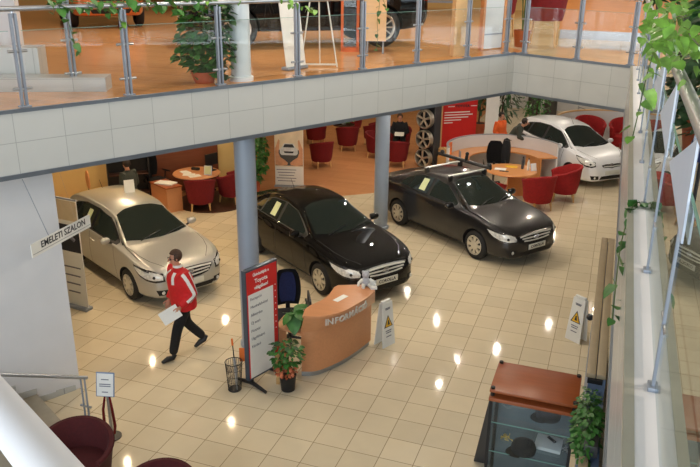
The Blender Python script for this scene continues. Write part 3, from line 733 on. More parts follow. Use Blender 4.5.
# stair at the foot of the white wall, with tiled skirting and handrail
def Lp(s, off, z): # s along the wall away from its free end, off into the room
    p = w0 - u * s - nrm * (off + .06); return Vector((p.x, p.y, z))
t = thing('staircase', 'short flight of grey stone steps beside the white wall', 'stairs', (0, 0, 0)); 
m = MB()
for k in range(7):
    s0 = .62 + .27 * k; c = Lp(s0 + (2.6 - s0) / 2, .72, .08 + .16 * k); m.box(c, (2.6 - s0, 1.44, .16), rz=math.atan2(u.y, u.x))
m.build('steps', mat('stair_stone', (158, 150, 134), .5, var=.08), t)
for k in range(8):
    s0 = .07 + .27 * k; z = .16 * max(0, k - 1); m = MB()
    a_ = Lp(s0, .0, z); b_ = Lp(s0 + .28, 0, z); 
    m.slab([Lp(s0 + .28, .0, z + .0), Lp(s0 - .0 + (0 if k else 0), .0, z), Lp(s0, 0, z + .08), Lp(s0 + .28, 0, z + .10)], .012, (-nrm.x, -nrm.y, 0)); m.build('skirting_tile', 'face', t)
t = thing('stair_railing', 'low grey metal railing of the stone steps beside the deep red armchair', 'railing', (0, 0, 0))
m = MB(); e0 = Lp(.40, 1.40, .97); e1 = Lp(2.2, 1.40, .97 + 1.8 * .44); m.tube([e0, e1], .024, 12); m.build('handrail', 'steel', t)
for s in (.46, 1.5):
    m = MB(); c = Lp(s, 1.40, 0)
    for k in (-1, 1): m.tube([(c.x + .03 * k, c.y, 0 if s < .6 else .6), (c.x + .03 * k, c.y, .96 + (s - .4) * .44)], .012, 8)
    po = m.build('post', 'greymetal', t)
    m = MB(); m.tube([(c.x - .08, c.y, .55 + (s - .4) * .44), (c.x + .08, c.y, .55 + (s - .4) * .44)], .015, 8); m.build('clamp', 'steel', po)

# ------------------------------------------------------------------ hanging sign
sg = thing('hanging_sign', 'white hanging sign reading EMELETI SZALON in front of the left wall', 'sign', (-3.582, -1.487, 2.68), math.atan2(.998, -.07))
m = MB(); m.box((0, 0, 0), (1.17, .012, .17)); m.build('sign_board', 'paper', sg)
lt = text('EMELETI SZALON', .115, 'ink', sg, (.03, -.008, .020), (PI / 2, 0, 0), 'lettering', .001, bold=.002)
m = MB(); m.box((0, -.0065, -.050), (1.15, .002, .005)); m.build('printed_line', 'greyink', sg)
m = MB(); m.tube([(-.25, 0, .08), (-.42, .12, ZS - .05 - 2.68)], .005, 5); m.build('wire', 'greymetal', sg); m = MB(); m.tube([(.30, 0, .08), (.30, .18, ZS - .05 - 2.68)], .001, 5); m.build('wire', 'greymetal', sg)

# ------------------------------------------------------------------ furniture of the upper floor
wall('wall_upper_left', (-9.5, -1.2), (-5.45, .28), ZU, 8, 'white', .14)
m = MB(); m.box((0, 0, ZU + .09), (1.5, .36, .18), rz=R(25)); o = struct('trim_upper_step_low', m, 'face'); o.location = (-4.32, -.52, 0)
m = MB(); m.box((0, 0, ZU + .26), (.8, .36, .52), rz=R(25)); o = struct('trim_upper_step_high', m, 'face'); o.location = (-5.0, -.42, 0)
t = thing('stair_newel', 'grey metal post pair rising beside the pale steps on the upper floor', 'post', (0, 0, 0))
post_pair(t, -4.02, -.42, R(62), 1.3)
m = MB(); m.tube([(-4.02, -.42, ZU + 1.25), (-5.2, -1.0, ZU + 1.9)], .026, 10); m.build('handrail', 'steel', t)
# roll-up banner seen from the side and wire easel
t = thing('banner_stand', 'white roll-up banner on the upper floor beside the wire easel', 'banner', (-2.18, 2.60, ZU), R(72))
m = MB(); m.box((0, .10, .93), (.46, .012, 1.84), rx=R(-8)); m.build('banner_sheet', 'paper', t)
m = MB(); m.box((0, 0, .03), (.50, .14, .05), bev=.01); m.build('base', 'greymetal', t)
m = MB()
for k in range(5): m.box((0, .10 - .2 + .0 , .5 + .2 * k), (.4, .002, .03), rx=R(-8))
m.bm.free()
t = thing('easel', 'thin white metal easel standing between the banner and the orange display frame', 'easel', (-1.95, 3.05, ZU), R(20))
for (x0, y0, x1) in ((-.30, 0, -.04), (.30, 0, .04), (.0, .45, 0)):
    m = MB(); m.tube([(x0, y0, 0), (x1, .05, 1.7)], .013, 6); m.build('leg', 'potw', t)
m = MB(); m.box((0, 0, .04), (.62, .025, .025)); m.build('crossbar', 'potw', t)
# orange framed panel and wooden board on legs
t = thing('display_stand', 'orange framed glass display standing before the black car upstairs', 'display', (-2.26, 5.42, ZU), R(20))
m = MB()
for x in (-.15, .15): m.box((x, 0, .95), (.05, .24, 1.9))
m.box((0, 0, .04), (.3, .24, .08)); m.box((0, 0, 1.9), (.35, .24, .08)); m.build('frame', mat('orange_frame_paint', (206, 104, 48), .5), t)
m = MB(); m.box((0, 0, .98), (.25, .02, 1.8)); m.build('glass_pane', 'glass', t)
t = thing('display_board', 'pale maple display board on splayed metal feet by the black car wheel upstairs', 'board', (-1.74, 5.38, ZU), R(15))
m = MB(); m.box((0, 0, 1.05), (.42, .10, 1.66)); m.build('board_panel', 'maple', t)
for x in (-.14, .16):
    m = MB(); m.tube([(x, -.15, 0), (x, 0, .24), (x, .15, 0)], .016, 6); m.build('foot', 'greymetal', t)
m = MB(); m.box((-.16, 5.55, ZU + 1.8), (.24, .24, 3.6), rz=R(28)); tag(m.build('wooden_post', 'maple'), 'square maple clad post on the upper floor left of the white panel', 'post')
t = thing('display_case', 'tall white panel in a wooden frame near the corner of the upper floor', 'display', (.22, 6.98, ZU), R(60))
m = MB(); m.box((0, 0, 1.2), (.58, .05, 2.36)); m.build('panel', 'colwhite', t)
for x in (-.32, .32):
    m = MB(); m.box((x, 0, 1.2), (.06, .09, 2.4)); m.build('side_post', 'desk2', t)
m = MB(); m.box((0, -.03, .30), (.56, .02, .025)); m.build('crossbar', 'greymetal', t)
t = thing('bench', 'long grey topped bench far back on the upper floor', 'bench', (-3.0, 16.5, ZU), R(5))
m = MB(); m.box((0, 0, .45), (1.6, .4, .07)); m.build('seat', 'greymetal', t)
for x in (-.7, .7):
    m = MB(); m.box((x, 0, .21), (.06, .36, .42)); m.build('leg', 'greymetal', t)
# reception counter upstairs
t = thing('reception_counter', 'beech fronted counter with a steel kick plate on the upper floor', 'counter', (2.55, 10.25, ZU), R(-5))
m = MB(); m.box((0, 0, .66), (2.5, .6, .92)); m.build('front_panel', 'desk2', t)
m = MB(); m.box((0, .02, .10), (2.46, .58, .20)); m.build('kick_plate', 'steel', t)
m = MB(); m.box((0, 0, 1.14), (2.6, .7, .04)); m.build('worktop', 'desk2', t)
wall('wall_upper_back', (-16, 21), (12, 21), ZU, 8, 'cream')

# ------------------------------------------------------------------ tub chairs
def tub_chair(name, label, mm, w=.36, h=.74, group=None, legs=0, arms=.86):
    t = thing(name, label, 'armchair', (0, 0, 0), 0, group); lz = legs
    rows = []; N = 36
    for k in range(N + 1):
        a = R(-142 + 284 * k / N)                      # 0 = back (at -x)
        f = max(0, math.cos(a * .5)) ; hz = h * (arms + (1 - arms) * max(0, math.cos(a)) ** .7 if abs(a) < PI / 2 else arms - .10 * (abs(a) - PI / 2))
        prof = []
        for (r, z) in ((.74, .17), (.82, .30), (.92, hz - .06), (.97, hz - .015), (.94, hz + .006), (.84, hz + .006), (.80, hz - .02), (.72, .36), (.60, .33), (.58, .17)):
            prof.append((-math.cos(a) * r * w, math.sin(a) * r * w, z))
        prof.append(prof[0]); rows.append(prof)
    m = MB(); V = m.grid(rows, True)
    for e_ in (V[0], V[-1]):
        try: m.bm.faces.new(e_[:-1])
        except ValueError: pass
    bmesh.ops.remove_doubles(m.bm, verts=m.bm.verts, dist=.0005); m.build('backrest', mm, t)
    m = MB(); m.lathe([(.0005, .17), (w * .70, .17), (w * .78, .22), (w * .80, .34), (w * .76, .395), (w * .6, .41), (.0005, .415)], (.02, 0, 0), 28); m.build('seat', mm, t)
    for sx in (-1, 1):
        for sy in (-1, 1):
            m = MB(); m.tube([(sx * w * .52, sy * w * .5, .18), (sx * w * .58, sy * w * .56, -lz)], [.024, .015], 8); m.build('leg', 'legwood', t)
    return t
ch = tub_chair('tub_chair', 'x', 'red'); chd = tub_chair('tub_chair', 'x', 'darkred'); chb = tub_chair('tub_chair', 'x', 'winered', .45, .76)
def face(x, y, tx, ty): return math.atan2(ty - y, tx - x)
def put(p, x, y, tx, ty, label, group, z=0, s=1):
    o = again(p, (x, y, z), face(x, y, tx, ty), label, group); o.scale = (s, s, s); return o
G1, G2, G3, G4, G5 = 'red tub chairs round the right desk', 'dark red tub chairs on the terracotta floor', 'tub chairs at the left desk', 'large deep red armchairs at the bottom left', 'red tub chairs along the far right wall'
put(ch, 1.16, 10.30, .3, 11.4, 'bright red tub chair nearest the dark grey car, its back to the viewer', G1, s=1.28)
put(ch, 1.72, 11.38, .5, 11.2, 'bright red tub chair beside the front wheel of the small silver car', G1, s=1.28)
put(ch, .05, 10.28, .3, 11.0, 'red tub chair half hidden by the windscreen of the dark grey car', G1, s=.9)
put(chd, -5.56, 12.15, -6.6, 13.2, 'dark red tub chair standing alone right of the hands poster', G2, s=1.12)
put(chd, -5.55, 14.45, -6.1, 15.5, 'dark red tub chair in the middle of the lounge circle, back to the viewer', G2, s=1.15)
put(chd, -6.85, 14.85, -6.1, 15.6, 'dark red tub chair at the left of the lounge circle', G2, s=1.12)
put(chd, -5.0, 15.6, -6.1, 15.7, 'dark red tub chair at the right of the lounge circle beside the rear column', G2, s=1.12)
put(chd, -6.3, 17.1, -6.1, 15.7, 'dark red tub chair at the far side of the lounge circle', G2, s=1.12)
put(chd, -3.42, 13.05, -3.7, 14.2, 'dark red tub chair turned away in front of the reading person', G2, s=1.15)
rd = put(chd, -3.85, 14.85, -3.5, 13.5, 'dark red tub chair in which the person in black sits reading', G2, s=1.15)
put(chd, -4.35, 13.9, -3.6, 13.9, 'dark red tub chair just right of the rear column', G2, s=1.1)
put(chd, -6.84, 7.12, -7.3, 7.9, 'dark red tub chair in front of the left round desk, back to the viewer', G3, s=1.15)
put(chd, -6.38, 7.95, -7.1, 8.0, 'dark red tub chair between the left round desk and the front column', G3, s=1.2)
put(chb, -2.66, -2.74, -2.2, -3.4, 'large deep red armchair at the foot of the stone steps', G4)
put(chb, -1.32, -3.10, -1.2, -4.0, 'large deep red armchair whose rim just shows at the bottom edge', G4)
put(ch, 2.05, 17.5, 2.6, 16.3, 'red tub chair at the far right, nearer the windscreen of the small silver car', G5, s=1.5)
put(ch, 3.15, 17.6, 2.9, 16.2, 'red tub chair at the far right close to the parapet edge', G5, s=1.5)
put(ch, 3.45, 15.6, 2.7, 16.2, 'red tub chair low at the far right partly behind the small silver car', G5, s=1.3)
chh = tub_chair('bar_chair', 'x', 'darkred', legs=.22)
put(chh, 1.12, 8.05, 1.1, 9.4, 'dark red high-legged armchair on the upper floor left of the beech counter', 'upstairs armchairs', ZU + .30, 1.35)
put(chh, -.12, 9.7, .4, 10.5, 'dark red high-legged armchair on the upper floor behind the potted tree', 'upstairs armchairs', ZU + .30, 1.35)
# ------------------------------------------------------------------ information desk
def catmull(P, n=6):
    out = []
    for i in range(len(P) - 1):
        p0 = P[max(i - 1, 0)]; p1 = P[i]; p2 = P[i + 1]; p3 = P[min(i + 2, len(P) - 1)]
        for k in range(n):
            t = k / n; out.append(tuple(.5 * (2 * p1[j] + (p2[j] - p0[j]) * t + (2 * p0[j] - 5 * p1[j] + 4 * p2[j] - p3[j]) * t * t + (3 * p1[j] - p0[j] - 3 * p2[j] + p3[j]) * t**3) for j in range(len(p1))))
    return out + [tuple(P[-1])]
desk = thing('information_desk', 'curved cherry wood information desk in front of the black saloon', 'desk', (0, 0, 0))
base = catmull([(-1.24, .55), (-1.02, .66), (-.81, 1.02), (-.67, 1.42), (-.57, 1.86)])
outer = catmull([(-1.13, .40), (-.90, .47), (-.68, .70), (-.56, 1.0), (-.48, 1.30), (-.44, 1.62)])
def offs(c, d):
    r = []
    for i, p in enumerate(c):
        a, b = c[max(i - 1, 0)], c[min(i + 1, len(c) - 1)]; t = Vector((b[0] - a[0], b[1] - a[1])).normalized(); r.append((p[0] - t.y * d, p[1] + t.x * d))
    return r
m = MB(); m.prism(base + offs(base, .04)[::-1], .09, .84, True); m.build('front_panel', 'desk', desk)
m = MB(); kb = offs(base, .03); m.prism(kb + offs(base, .06)[::-1], 0, .09, True); m.build('kick_plate', 'steel', desk)
fb = offs(base, -.02)
nb = len(outer)
def res(c, n):
    L = [0]
    for a, b in zip(c, c[1:]): L.append(L[-1] + math.dist(a, b))
    out = []
    for k in range(n):
        s = L[-1] * k / (n - 1); i = max(j for j in range(len(L)) if L[j] <= s + 1e-9); i = min(i, len(c) - 2); f = (s - L[i]) / (L[i + 1] - L[i]); out.append((c[i][0] + (c[i + 1][0] - c[i][0]) * f, c[i][1] + (c[i + 1][1] - c[i][1]) * f))
    return out
o40, b40 = res(outer, 30), res(offs(base, -.012), 30)
m = MB(); in40 = offs(o40, .05); inb = offs(b40, .05)
rows = [[(b[0], b[1], .80) for b in b40], [(b[0], b[1], .80) for b in offs(b40, -.05)], [((a[0] * .6 + b[0] * .4), (a[1] * .6 + b[1] * .4), .95) for a, b in zip(o40, offs(b40, -.05))], [(a[0], a[1], 1.085) for a in o40], [(a[0], a[1], 1.085) for a in in40], [(a[0], a[1], .80) for a in inb], [(b[0], b[1], .80) for b in b40]]
V = m.grid(rows); m.bm.faces.new([r[0] for r in V[:-1]]); m.bm.faces.new([r[-1] for r in V[:-1]])
m.build('upper_fascia', 'desk', desk)
top = [(-1.20, .60), (-1.14, .38)] + outer + [(-.50, 1.78), (-.60, 1.80), (-.83, 1.70), (-1.05, 1.60)] + catmull([(-1.08, 1.5), (-1.06, 1.25), (-1.08, 1.02), (-1.18, .76)])
m = MB(); m.prism(top, 1.085, 1.115); m.build('countertop', 'desk', desk)
m = MB(); m.prism([(-1.70, .62), (-1.24, .52), (-1.04, .70), (-.86, 1.05), (-.72, 1.5), (-.64, 1.86), (-1.0, 2.0), (-1.2, 1.5), (-1.35, 1.15), (-1.72, 1.0)], .71, .745); m.build('worktop', 'desk', desk)
m = MB(); m.box((-1.70, .80, .36), (.03, .4, .70)); m.build('side_panel', 'desk', desk)
# letters standing on the fascia
MT['alletter'] = mat('brushed_aluminium_letter', (208, 206, 202), .45, .15)
word = 'INFORMÁCIÓ'; n = len(word)
Lc = res(outer, 200); total = sum(math.dist(a, b) for a, b in zip(Lc, Lc[1:]))
widths = [{'I': .5, 'M': 1.25}.get(c, 1.0) for c in word]; acc = 0; W_ = sum(widths)
s0, s1 = .20, .80
for i, c in enumerate(word):
    f = s0 + (s1 - s0) * (acc + widths[i] / 2) / W_; acc += widths[i]
    k = int(f * 199); p, q = Lc[max(k - 2, 0)], Lc[min(k + 2, 199)]; ang = math.atan2(q[1] - p[1], q[0] - p[0]); nx, ny = math.sin(ang), -math.cos(ang)
    text(c, .14, 'alletter', desk, (Lc[k][0] + nx * .004, Lc[k][1] + ny * .004, 1.0), (PI / 2 + R(6), 0, ang), 'letter', .008, bold=.002)
m = MB(); m.box((-.84, 1.15, 1.118), (.10, .26, .004), rz=R(-18)); tag(m.build('paper_sheet', 'paper'), 'small white sheet lying on the information desk top', 'paper')
t = thing('brochure_pile', 'small pile of white leaflets at the corner of the information desk top', 'brochures', (-.50, 1.70, 1.115), R(30))
m = MB(); m.box((0, 0, .02), (.10, .15, .04)); m.build('pile', 'paper', t)
m = MB(); m.box((0, .02, .07), (.09, .012, .10), rx=R(20)); m.build('leaflet', 'paper', t)
# plush figure sitting on the desk
t = thing('plush_toy', 'small grey and white plush figure sitting on the information desk', 'toy', (-.63, 1.72, 1.115), R(-60))
m = MB(); m.ball((0, 0, .08), .075, (.9, 1, 1.05), 14); m.build('body', 'fur', t)
m = MB(); m.ball((0, 0, .20), .06, (1, 1, .95), 14); m.build('head', 'fur', t)
for s in (-1, 1):
    m = MB(); m.ball((.0, s * .045, .25), .02, (.6, 1, 1), 8); m.build('ear', 'fur', t)
    m = MB(); m.tube([(.02, s * .06, .12), (.06, s * .12, .09), (.09, s * .14, .05)], [.026, .024, .018], 8); m.build('arm', 'potw', t)
    m = MB(); m.tube([(.03, s * .04, .04), (.12, s * .06, .03)], [.032, .026], 8); m.build('leg', 'potw', t)
# keyboard / monitor on the inner worktop
t = thing('monitor', 'black flat monitor behind the raised edge of the information desk', 'monitor', (-1.30, 1.02, .745), R(-62))
m = MB(); m.box((0, 0, .26), (.42, .03, .27), bev=.006); m.build('screen_housing', 'black', t)
m = MB(); m.box((0, 0, .07), (.05, .03, .14)); m.box((0, 0, .008), (.2, .14, .016)); m.build('stand', 'black', t)

def office_chair(label, loc, rz, back='blackfab', inset=None, s=1):
    t = thing('office_chair', label, 'chair', loc, rz); t.scale = (s,) * 3
    m = MB(); m.box((0, 0, .48), (.48, .48, .09), bev=.035); m.build('seat', 'blackfab', t)
    rows = []
    for j in range(9):
        z = .56 + .62 * j / 8; w = .22 * math.sin(PI * (.22 + .62 * j / 8)) ** .5 * (1.02 if j < 8 else .9)
        rows.append([(-.24 - .05 * math.cos(yy * 1.4) - .03 * (j / 8), w * yy, z) for yy in [-1 + 2 * k / 10 for k in range(11)]])
    m = MB(); V = m.grid(rows); g = bmesh.ops.solidify(m.bm, geom=list(m.bm.faces), thickness=.06); bo = m.build('backrest', back, t)
    if inset:
        m = MB(); rows2 = [[(x + .012, y * .62, .62 + (z - .56) * .82) for x, y, z in r] for r in rows]; m.grid(rows2); m.build('back_inset', inset, bo)
        m = MB(); rows2 = [[(x - .075, y * .62, .62 + (z - .56) * .82) for x, y, z in r] for r in rows]; m.grid(rows2); m.build('back_inset', inset, bo)
    m = MB(); m.box((-.26, 0, .52), (.03, .07, .16)); m.tube([(0, 0, .08), (0, 0, .44)], .03, 10); m.build('column', 'black', t)
    for sy in (-1, 1):
        m = MB(); m.tube([(-.05, sy * .25, .46), (-.05, sy * .29, .66), (.12, sy * .29, .68), (-.16, sy * .29, .68)], .018, 6); m.build('armrest', 'black', t)
    for k in range(5):
        a = 2 * PI * k / 5; m = MB(); m.tube([(0, 0, .10), (.30 * math.cos(a), .30 * math.sin(a), .07)], [.026, .016], 8); lo = m.build('leg', 'black', t)
        m = MB(); m.ball((.30 * math.cos(a), .30 * math.sin(a), .03), .03, n=10); m.build('castor', 'black', lo)
    return t
office_chair('black office chair with navy back behind the information desk', (-1.86, 1.50, 0), R(-60), 'blackfab', 'blue')

# ------------------------------------------------------------------ directory sign, basket
MT['signframe'] = mat('slate_grey_frame', (70, 80, 92), .4, .2)
t = thing('directory_sign', 'free-standing white directory board with a red header before the front column', 'sign', (-1.745, .26, 0), math.atan2(.947, .32))
m = MB(); m.box((0, 0, 1.01), (.64, .075, 1.74)); fr = m.build('frame', 'signframe', t)
m = MB(); m.box((.0, -.040, 1.01), (.60, .008, 1.68)); m.build('red_panel', 'redprint', t)
m = MB(); m.box((-.035, -.046, .84), (.50, .006, 1.33)); m.build('white_panel', 'paper', t)
for k, (s_, sz) in enumerate((('Üdvözöljük a', .060), ('Toyota', .088), ('világában!', .072))):
    text(s_, sz, 'whiteink', t, (-.02, -.047, 1.78 - .10 * k), (PI / 2, 0, 0), 'header_lettering', .001, bold=.0015)
for k, s_ in enumerate(('Recepció', 'Munkafelvétel', 'Alkatrész', 'Új autó', 'Pénztár', 'Ügyfélváró', 'Kávézó')):
    text(s_, .062, 'greyink', t, (-.25, -.051, 1.43 - .125 * k), (PI / 2, 0, 0), 'list_lettering', .001, 'LEFT')
m = MB()
for k in range(8): m.box((.262, -.0455, 1.50 - .10 * k), (.014, .003, .014))
m.build('printed_dots', 'whiteink', t)
for s in (-1, 1):
    m = MB(); m.tube([(s * .24, -.30, .02), (s * .24, -.02, .07), (s * .24, .02, .07), (s * .24, .30, .02)], [.022, .034, .034, .022], 8); m.box((s * .24, 0, .10), (.05, .05, .08)); m.build('foot', 'black', t)
t = thing('umbrella_basket', 'black wire mesh basket with an umbrella left of the directory board', 'basket', (-2.02, -.12, 0))
m = MB()
for k in range(24):
    a = 2 * PI * k / 24; m.tube([(.095 * math.cos(a), .095 * math.sin(a), .01), (.125 * math.cos(a + .1), .125 * math.sin(a + .1), .46)], .0022, 4)
    m.tube([(.095 * math.cos(a), .095 * math.sin(a), .01), (.125 * math.cos(a - .4), .125 * math.sin(a - .4), .46)], .0022, 4)
for z, r in ((.01, .095), (.12, .103), (.24, .11), (.35, .118), (.46, .126)):
    m.tube([(r * math.cos(2 * PI * k / 24), r * math.sin(2 * PI * k / 24), z) for k in range(25)], .006 if z in (.01, .46) else .0025, 6, False)
m.cyl((0, 0, 0), .095, .012); m.build('mesh_bin', 'black', t)
um = thing('umbrella', 'folded grey umbrella standing in the black mesh basket', 'umbrella', (-2.02, -.12, .012))
m = MB(); m.tube([(.05, -.03, .01), (.03, 0, .30), (.0, .02, .50)], [.012, .026, .018], 8); m.build('folded_canopy', 'steel', um)
m = MB(); m.tube([(.0, .02, .50), (-.02, .03, .70)], .008, 6); m.build('shaft', 'black', um)
m = MB(); m.tube([(-.02, .03, .70), (-.03, .035, .80)], .015, 8); m.build('handle', 'orangep', um)
m = MB(); m.box((-1.93, .06, .50), (.16, .006, .22), rz=R(20)); oc = m.build('orange_card', 'orangep'); tag(oc, 'orange card leaning behind the mesh basket against the directory board', 'card'); oc.rotation_euler = (0, 0, 0)

# ------------------------------------------------------------------ yellow warning boards
def wet_sign(label, loc, rz):
    t = thing('wet_floor_sign', label, 'warning sign', loc, rz, 'wet floor boards')
    for s in (-1, 1):
        m = MB(); m.slab([(-.15, s * .09, 0), (.15, s * .09, 0), (.12, s * .02, .76), (-.12, s * .02, .76)], .012, (0, s, .15)); po = m.build('panel', 'paper', t)
        if s == -1:
            def q(x, z, e=.0): return (x, -.09 + .07 * z / .76 - .016 - e, z)
            m = MB(); m.slab([q(-.10, .34), q(.10, .34), q(0, .55)], .002, (0, -1, .15)); m.build('triangle_border', 'ink', po)
            m = MB(); m.slab([q(-.075, .353, .003), (q(.075, .353, .003)), q(0, .522, .003)], .002, (0, -1, .15)); m.build('yellow_triangle', 'yellowp', po)
            m = MB(); m.slab([q(-.02, .38, .006), q(.03, .38, .006), q(.01, .46, .006), q(-.01, .46, .006)], .002, (0, -1, .15)); m.build('falling_figure', 'ink', po)
            for k, (z, w) in enumerate(((.66, .06), (.64, .05), (.27, .07), (.235, .06), (.17, .06))):
                m = MB(); m.slab([q(-w, z), q(w, z), q(w, z + .016), q(-w, z + .016)], .002, (0, -1, .15)); m.build('printed_line', 'greyink', po)
    m = MB(); m.box((0, 0, .78), (.20, .05, .04), bev=.01); m.build('hinge', 'paper', t)
    return t
wet_sign('white folding wet floor board standing at the right end of the information desk', (-.37, 1.99, 0), R(65))
wet_sign('white folding wet floor board standing alone beside the taupe partition', (2.60, 3.28, 0), R(-35))

# ------------------------------------------------------------------ display cabinet
MT['cabglass'] = mat('smoked_back_glass', (104, 112, 116), .25, var=.15, scale=4)
cb = thing('display_cabinet', 'tall glass display cabinet with a dark cherry top at the bottom right', 'cabinet', (2.32, -1.59, 0))
m = MB(); m.box((0, 0, 1.885), (.86, .61, .03), bev=.006); m.build('top_board', 'cabwood', cb)
m = MB(); m.box((0, -.02, 1.80), (.86, .61, .04), bev=.006); m.build('lower_top_board', 'cabwood', cb)
for sx in (-1, 1):
    for sy in (-1, 1):
        m = MB(); m.cyl((sx * .40, sy * .27, 1.82), .022, .10, 12); m.build('spacer_knob', 'black', cb)
        m = MB(); m.box((sx * .405, sy * .28, .93), (.03, .03, 1.74)); m.build('corner_post', 'black', cb)
m = MB(); m.box((0, .283, .93), (.78, .012, 1.70)); m.build('back_panel', 'cabglass', cb)
area('cabinet_fill_light', (2.32, -1.62, 1.77), (0, 0, 0), .6, 1.2, (.9, .95, 1), .1)  # unseen lamp added to brighten the inside of the cabinet
for sx in (-1, 1):
    m = MB(); m.box((sx * .412, 0, .93), (.006, .53, 1.70)); m.build('side_glass', 'glassc', cb)
for sx in (-1, 1):
    m = MB(); m.box((sx * .195, -.29, .93), (.385, .006, 1.70)); m.build('glass_door', 'glassc', cb)
m = MB(); m.box((0, 0, .05), (.84, .59, .10)); m.build('plinth', 'cabwood', cb)
for z in (.45, .8, 1.15, 1.50):
    m = MB(); m.box((0, -.0, z), (.78, .52, .008)); so = m.build('glass_shelf', 'glassc', cb)
    m = MB(); m.box((0, -.262, z), (.78, .006, .010)); m.build('shelf_edge', 'glassedge', so)
def on_shelf(x, y, z): return (2.32 + x, -1.59 + y, z)
def cap(label, loc, rz):
    t = thing('cap', label, 'cap', loc, rz, 'black caps in the display cabinet')
    m = MB(); m.lathe([(.125, 0), (.13, .04), (.115, .09), (.06, .125), (.0005, .135)], n=24); m.build('crown', 'blackfab', t)
    m = MB(); rows = [[((.10 + .09 * j / 5) * math.cos(a) * (1.0), (.10 + .02 * j / 5) * math.sin(a), .012 - .003 * j) for a in [R(-60 + 120 * k / 10) for k in range(11)]] for j in range(6)]; m.grid(rows); bmesh.ops.solidify(m.bm, geom=list(m.bm.faces), thickness=.006); m.build('peak', 'blackfab', t)
    m = MB(); m.box((.093, 0, .075), (.01, .075, .03), ry=R(-25)); m.build('red_emblem', 'redprint', t)
cap('black cap with a red emblem on the top glass shelf of the cabinet', on_shelf(.15, .03, 1.505), R(-150))
cap('black cap with a red emblem on a lower shelf at the left of the cabinet', on_shelf(-.05, -.15, 1.155), R(-150))
t = thing('gift_box', 'white square box with a dark watch strap on the second cabinet shelf', 'box', on_shelf(.19, .04, 1.155), R(-4))
m = MB(); m.box((0, 0, .02), (.27, .24, .04), bev=.004); m.build('box', 'paper', t)
m = MB(); m.box((.02, .05, .045), (.11, .03, .012), rz=R(-40)); m.build('strap', 'ink', t)
for i, (x, y, z) in enumerate(((-.24, .02, 1.155), (.34, .0, 1.155))):
    m = MB()
    for k in range(5): m.tube([(random.uniform(-.07, .07), random.uniform(-.07, .07), .006 + .004 * k) for _ in range(4)], .004, 5)
    o = m.build('key_ring_set', mat('brass_%d' % i, (206, 176, 92), .3, .8) if i == 0 else 'steel'); o.location = on_shelf(x, y, z)
    tag(o, ('gold coloured key rings at the left of the second cabinet shelf', 'silver key rings beside the white box in the cabinet')[i], 'key rings')
m = MB(); m.tube([(-.36, .12, .01), (-.27, .10, .05), (-.22, .13, .03), (-.12, .14, .04), (.02, .15, .012)], [.006, .012, .016, .01, .005], 6); o = m.build('ribbon', 'paper'); o.location = on_shelf(0, .02, 1.505); tag(o, 'white twisted ribbon at the back of the top cabinet shelf', 'ribbon')
m = MB(); m.slab([(1.84, -1.34, 0), (1.62, -1.34, 0), (1.84, -1.34, 1.72)], .02, (0, -1, 0)); m.slab([(1.84, -1.90, 0), (1.66, -1.90, 0), (1.84, -1.34, 1.72)], .02, (-1, 0, .1))
m.bm.free()
m = MB(); m.slab([(1.60, -.55, .0), (1.95, -.55, 0), (2.10, -1.24, 1.70), (1.86, -1.24, 1.70)], .02, (0, 1, .4)); tag(m.build('leaning_board', 'cdark'), 'dark flat board leaning against the back of the display cabinet', 'board')

# ------------------------------------------------------------------ partition under the right parapet
t = thing('partition_unit', 'long steel blue partition with a taupe two-plank top below the right parapet', 'partition', (0, 0, 0))
m = MB(); m.box((2.90, .75, .97), (.17, 4.24, 1.94)); m.build('panel', 'steelblue', t)
for x in (2.835, 2.935):
    m = MB(); m.box((x, .75, 1.975), (.092, 4.28, .05), bev=.006); m.build('top_plank', 'taupe', t)
m = MB(); m.box((2.88, -1.41, 1.93), (.15, .03, .05)); m.build('end_clamp', 'black', t)
m = MB(); m.ball((2.765, 1.35, 1.35), .05, n=14); m.build('knob', 'black', t)
t = thing('partition_unit', 'lower steel blue cabinet standing at the near end of the taupe-topped partition', 'partition', (0, 0, 0))
m = MB(); m.box((2.90, -2.3, .86), (.17, 1.74, 1.72)); m.build('panel', 'steelblue', t)
m = MB(); m.box((2.85, -2.5, 1.745), (.08, 1.3, .05)); m.build('top_plank', 'taupe', t)

# ------------------------------------------------------------------ leaflet stand
t = thing('notice_stand', 'small paper notice on a slim metal stand beside the large deep red armchair', 'notice stand', (-2.98, -1.72, 0), R(15))
m = MB(); m.cyl((0, 0, 0), .12, .015); m.build('base', 'black', t)
m = MB(); m.tube([(0, 0, .01), (0, 0, .66)], .022, 10); m.build('pole', 'steel', t)
for s in (-1, 1):
    m = MB(); m.tube([(s * .03, -.02, .64), (s * .06, -.05, .45), (s * .07, -.04, .2), (s * .05, -.04, .08)], [.012, .018, .02, .016], 7); m.build('hanging_cord', 'darkred', t)
m = MB(); m.box((-.01, -.01, .80), (.24, .012, .32), rx=R(-14)); fo = m.build('notice_frame', 'steelblue', t)
m = MB(); m.box((-.01, -.02, .80), (.215, .006, .295), rx=R(-14)); m.build('paper', 'paper', fo)
for k, (w, z) in enumerate(((.10, .87), (.15, .81), (.15, .785), (.08, .71))):
    m = MB(); m.box((-.01, -.026 + (z - .80) * .25, z), (w, .003, .012), rx=R(-14)); m.build('printed_line', 'greyink', fo)

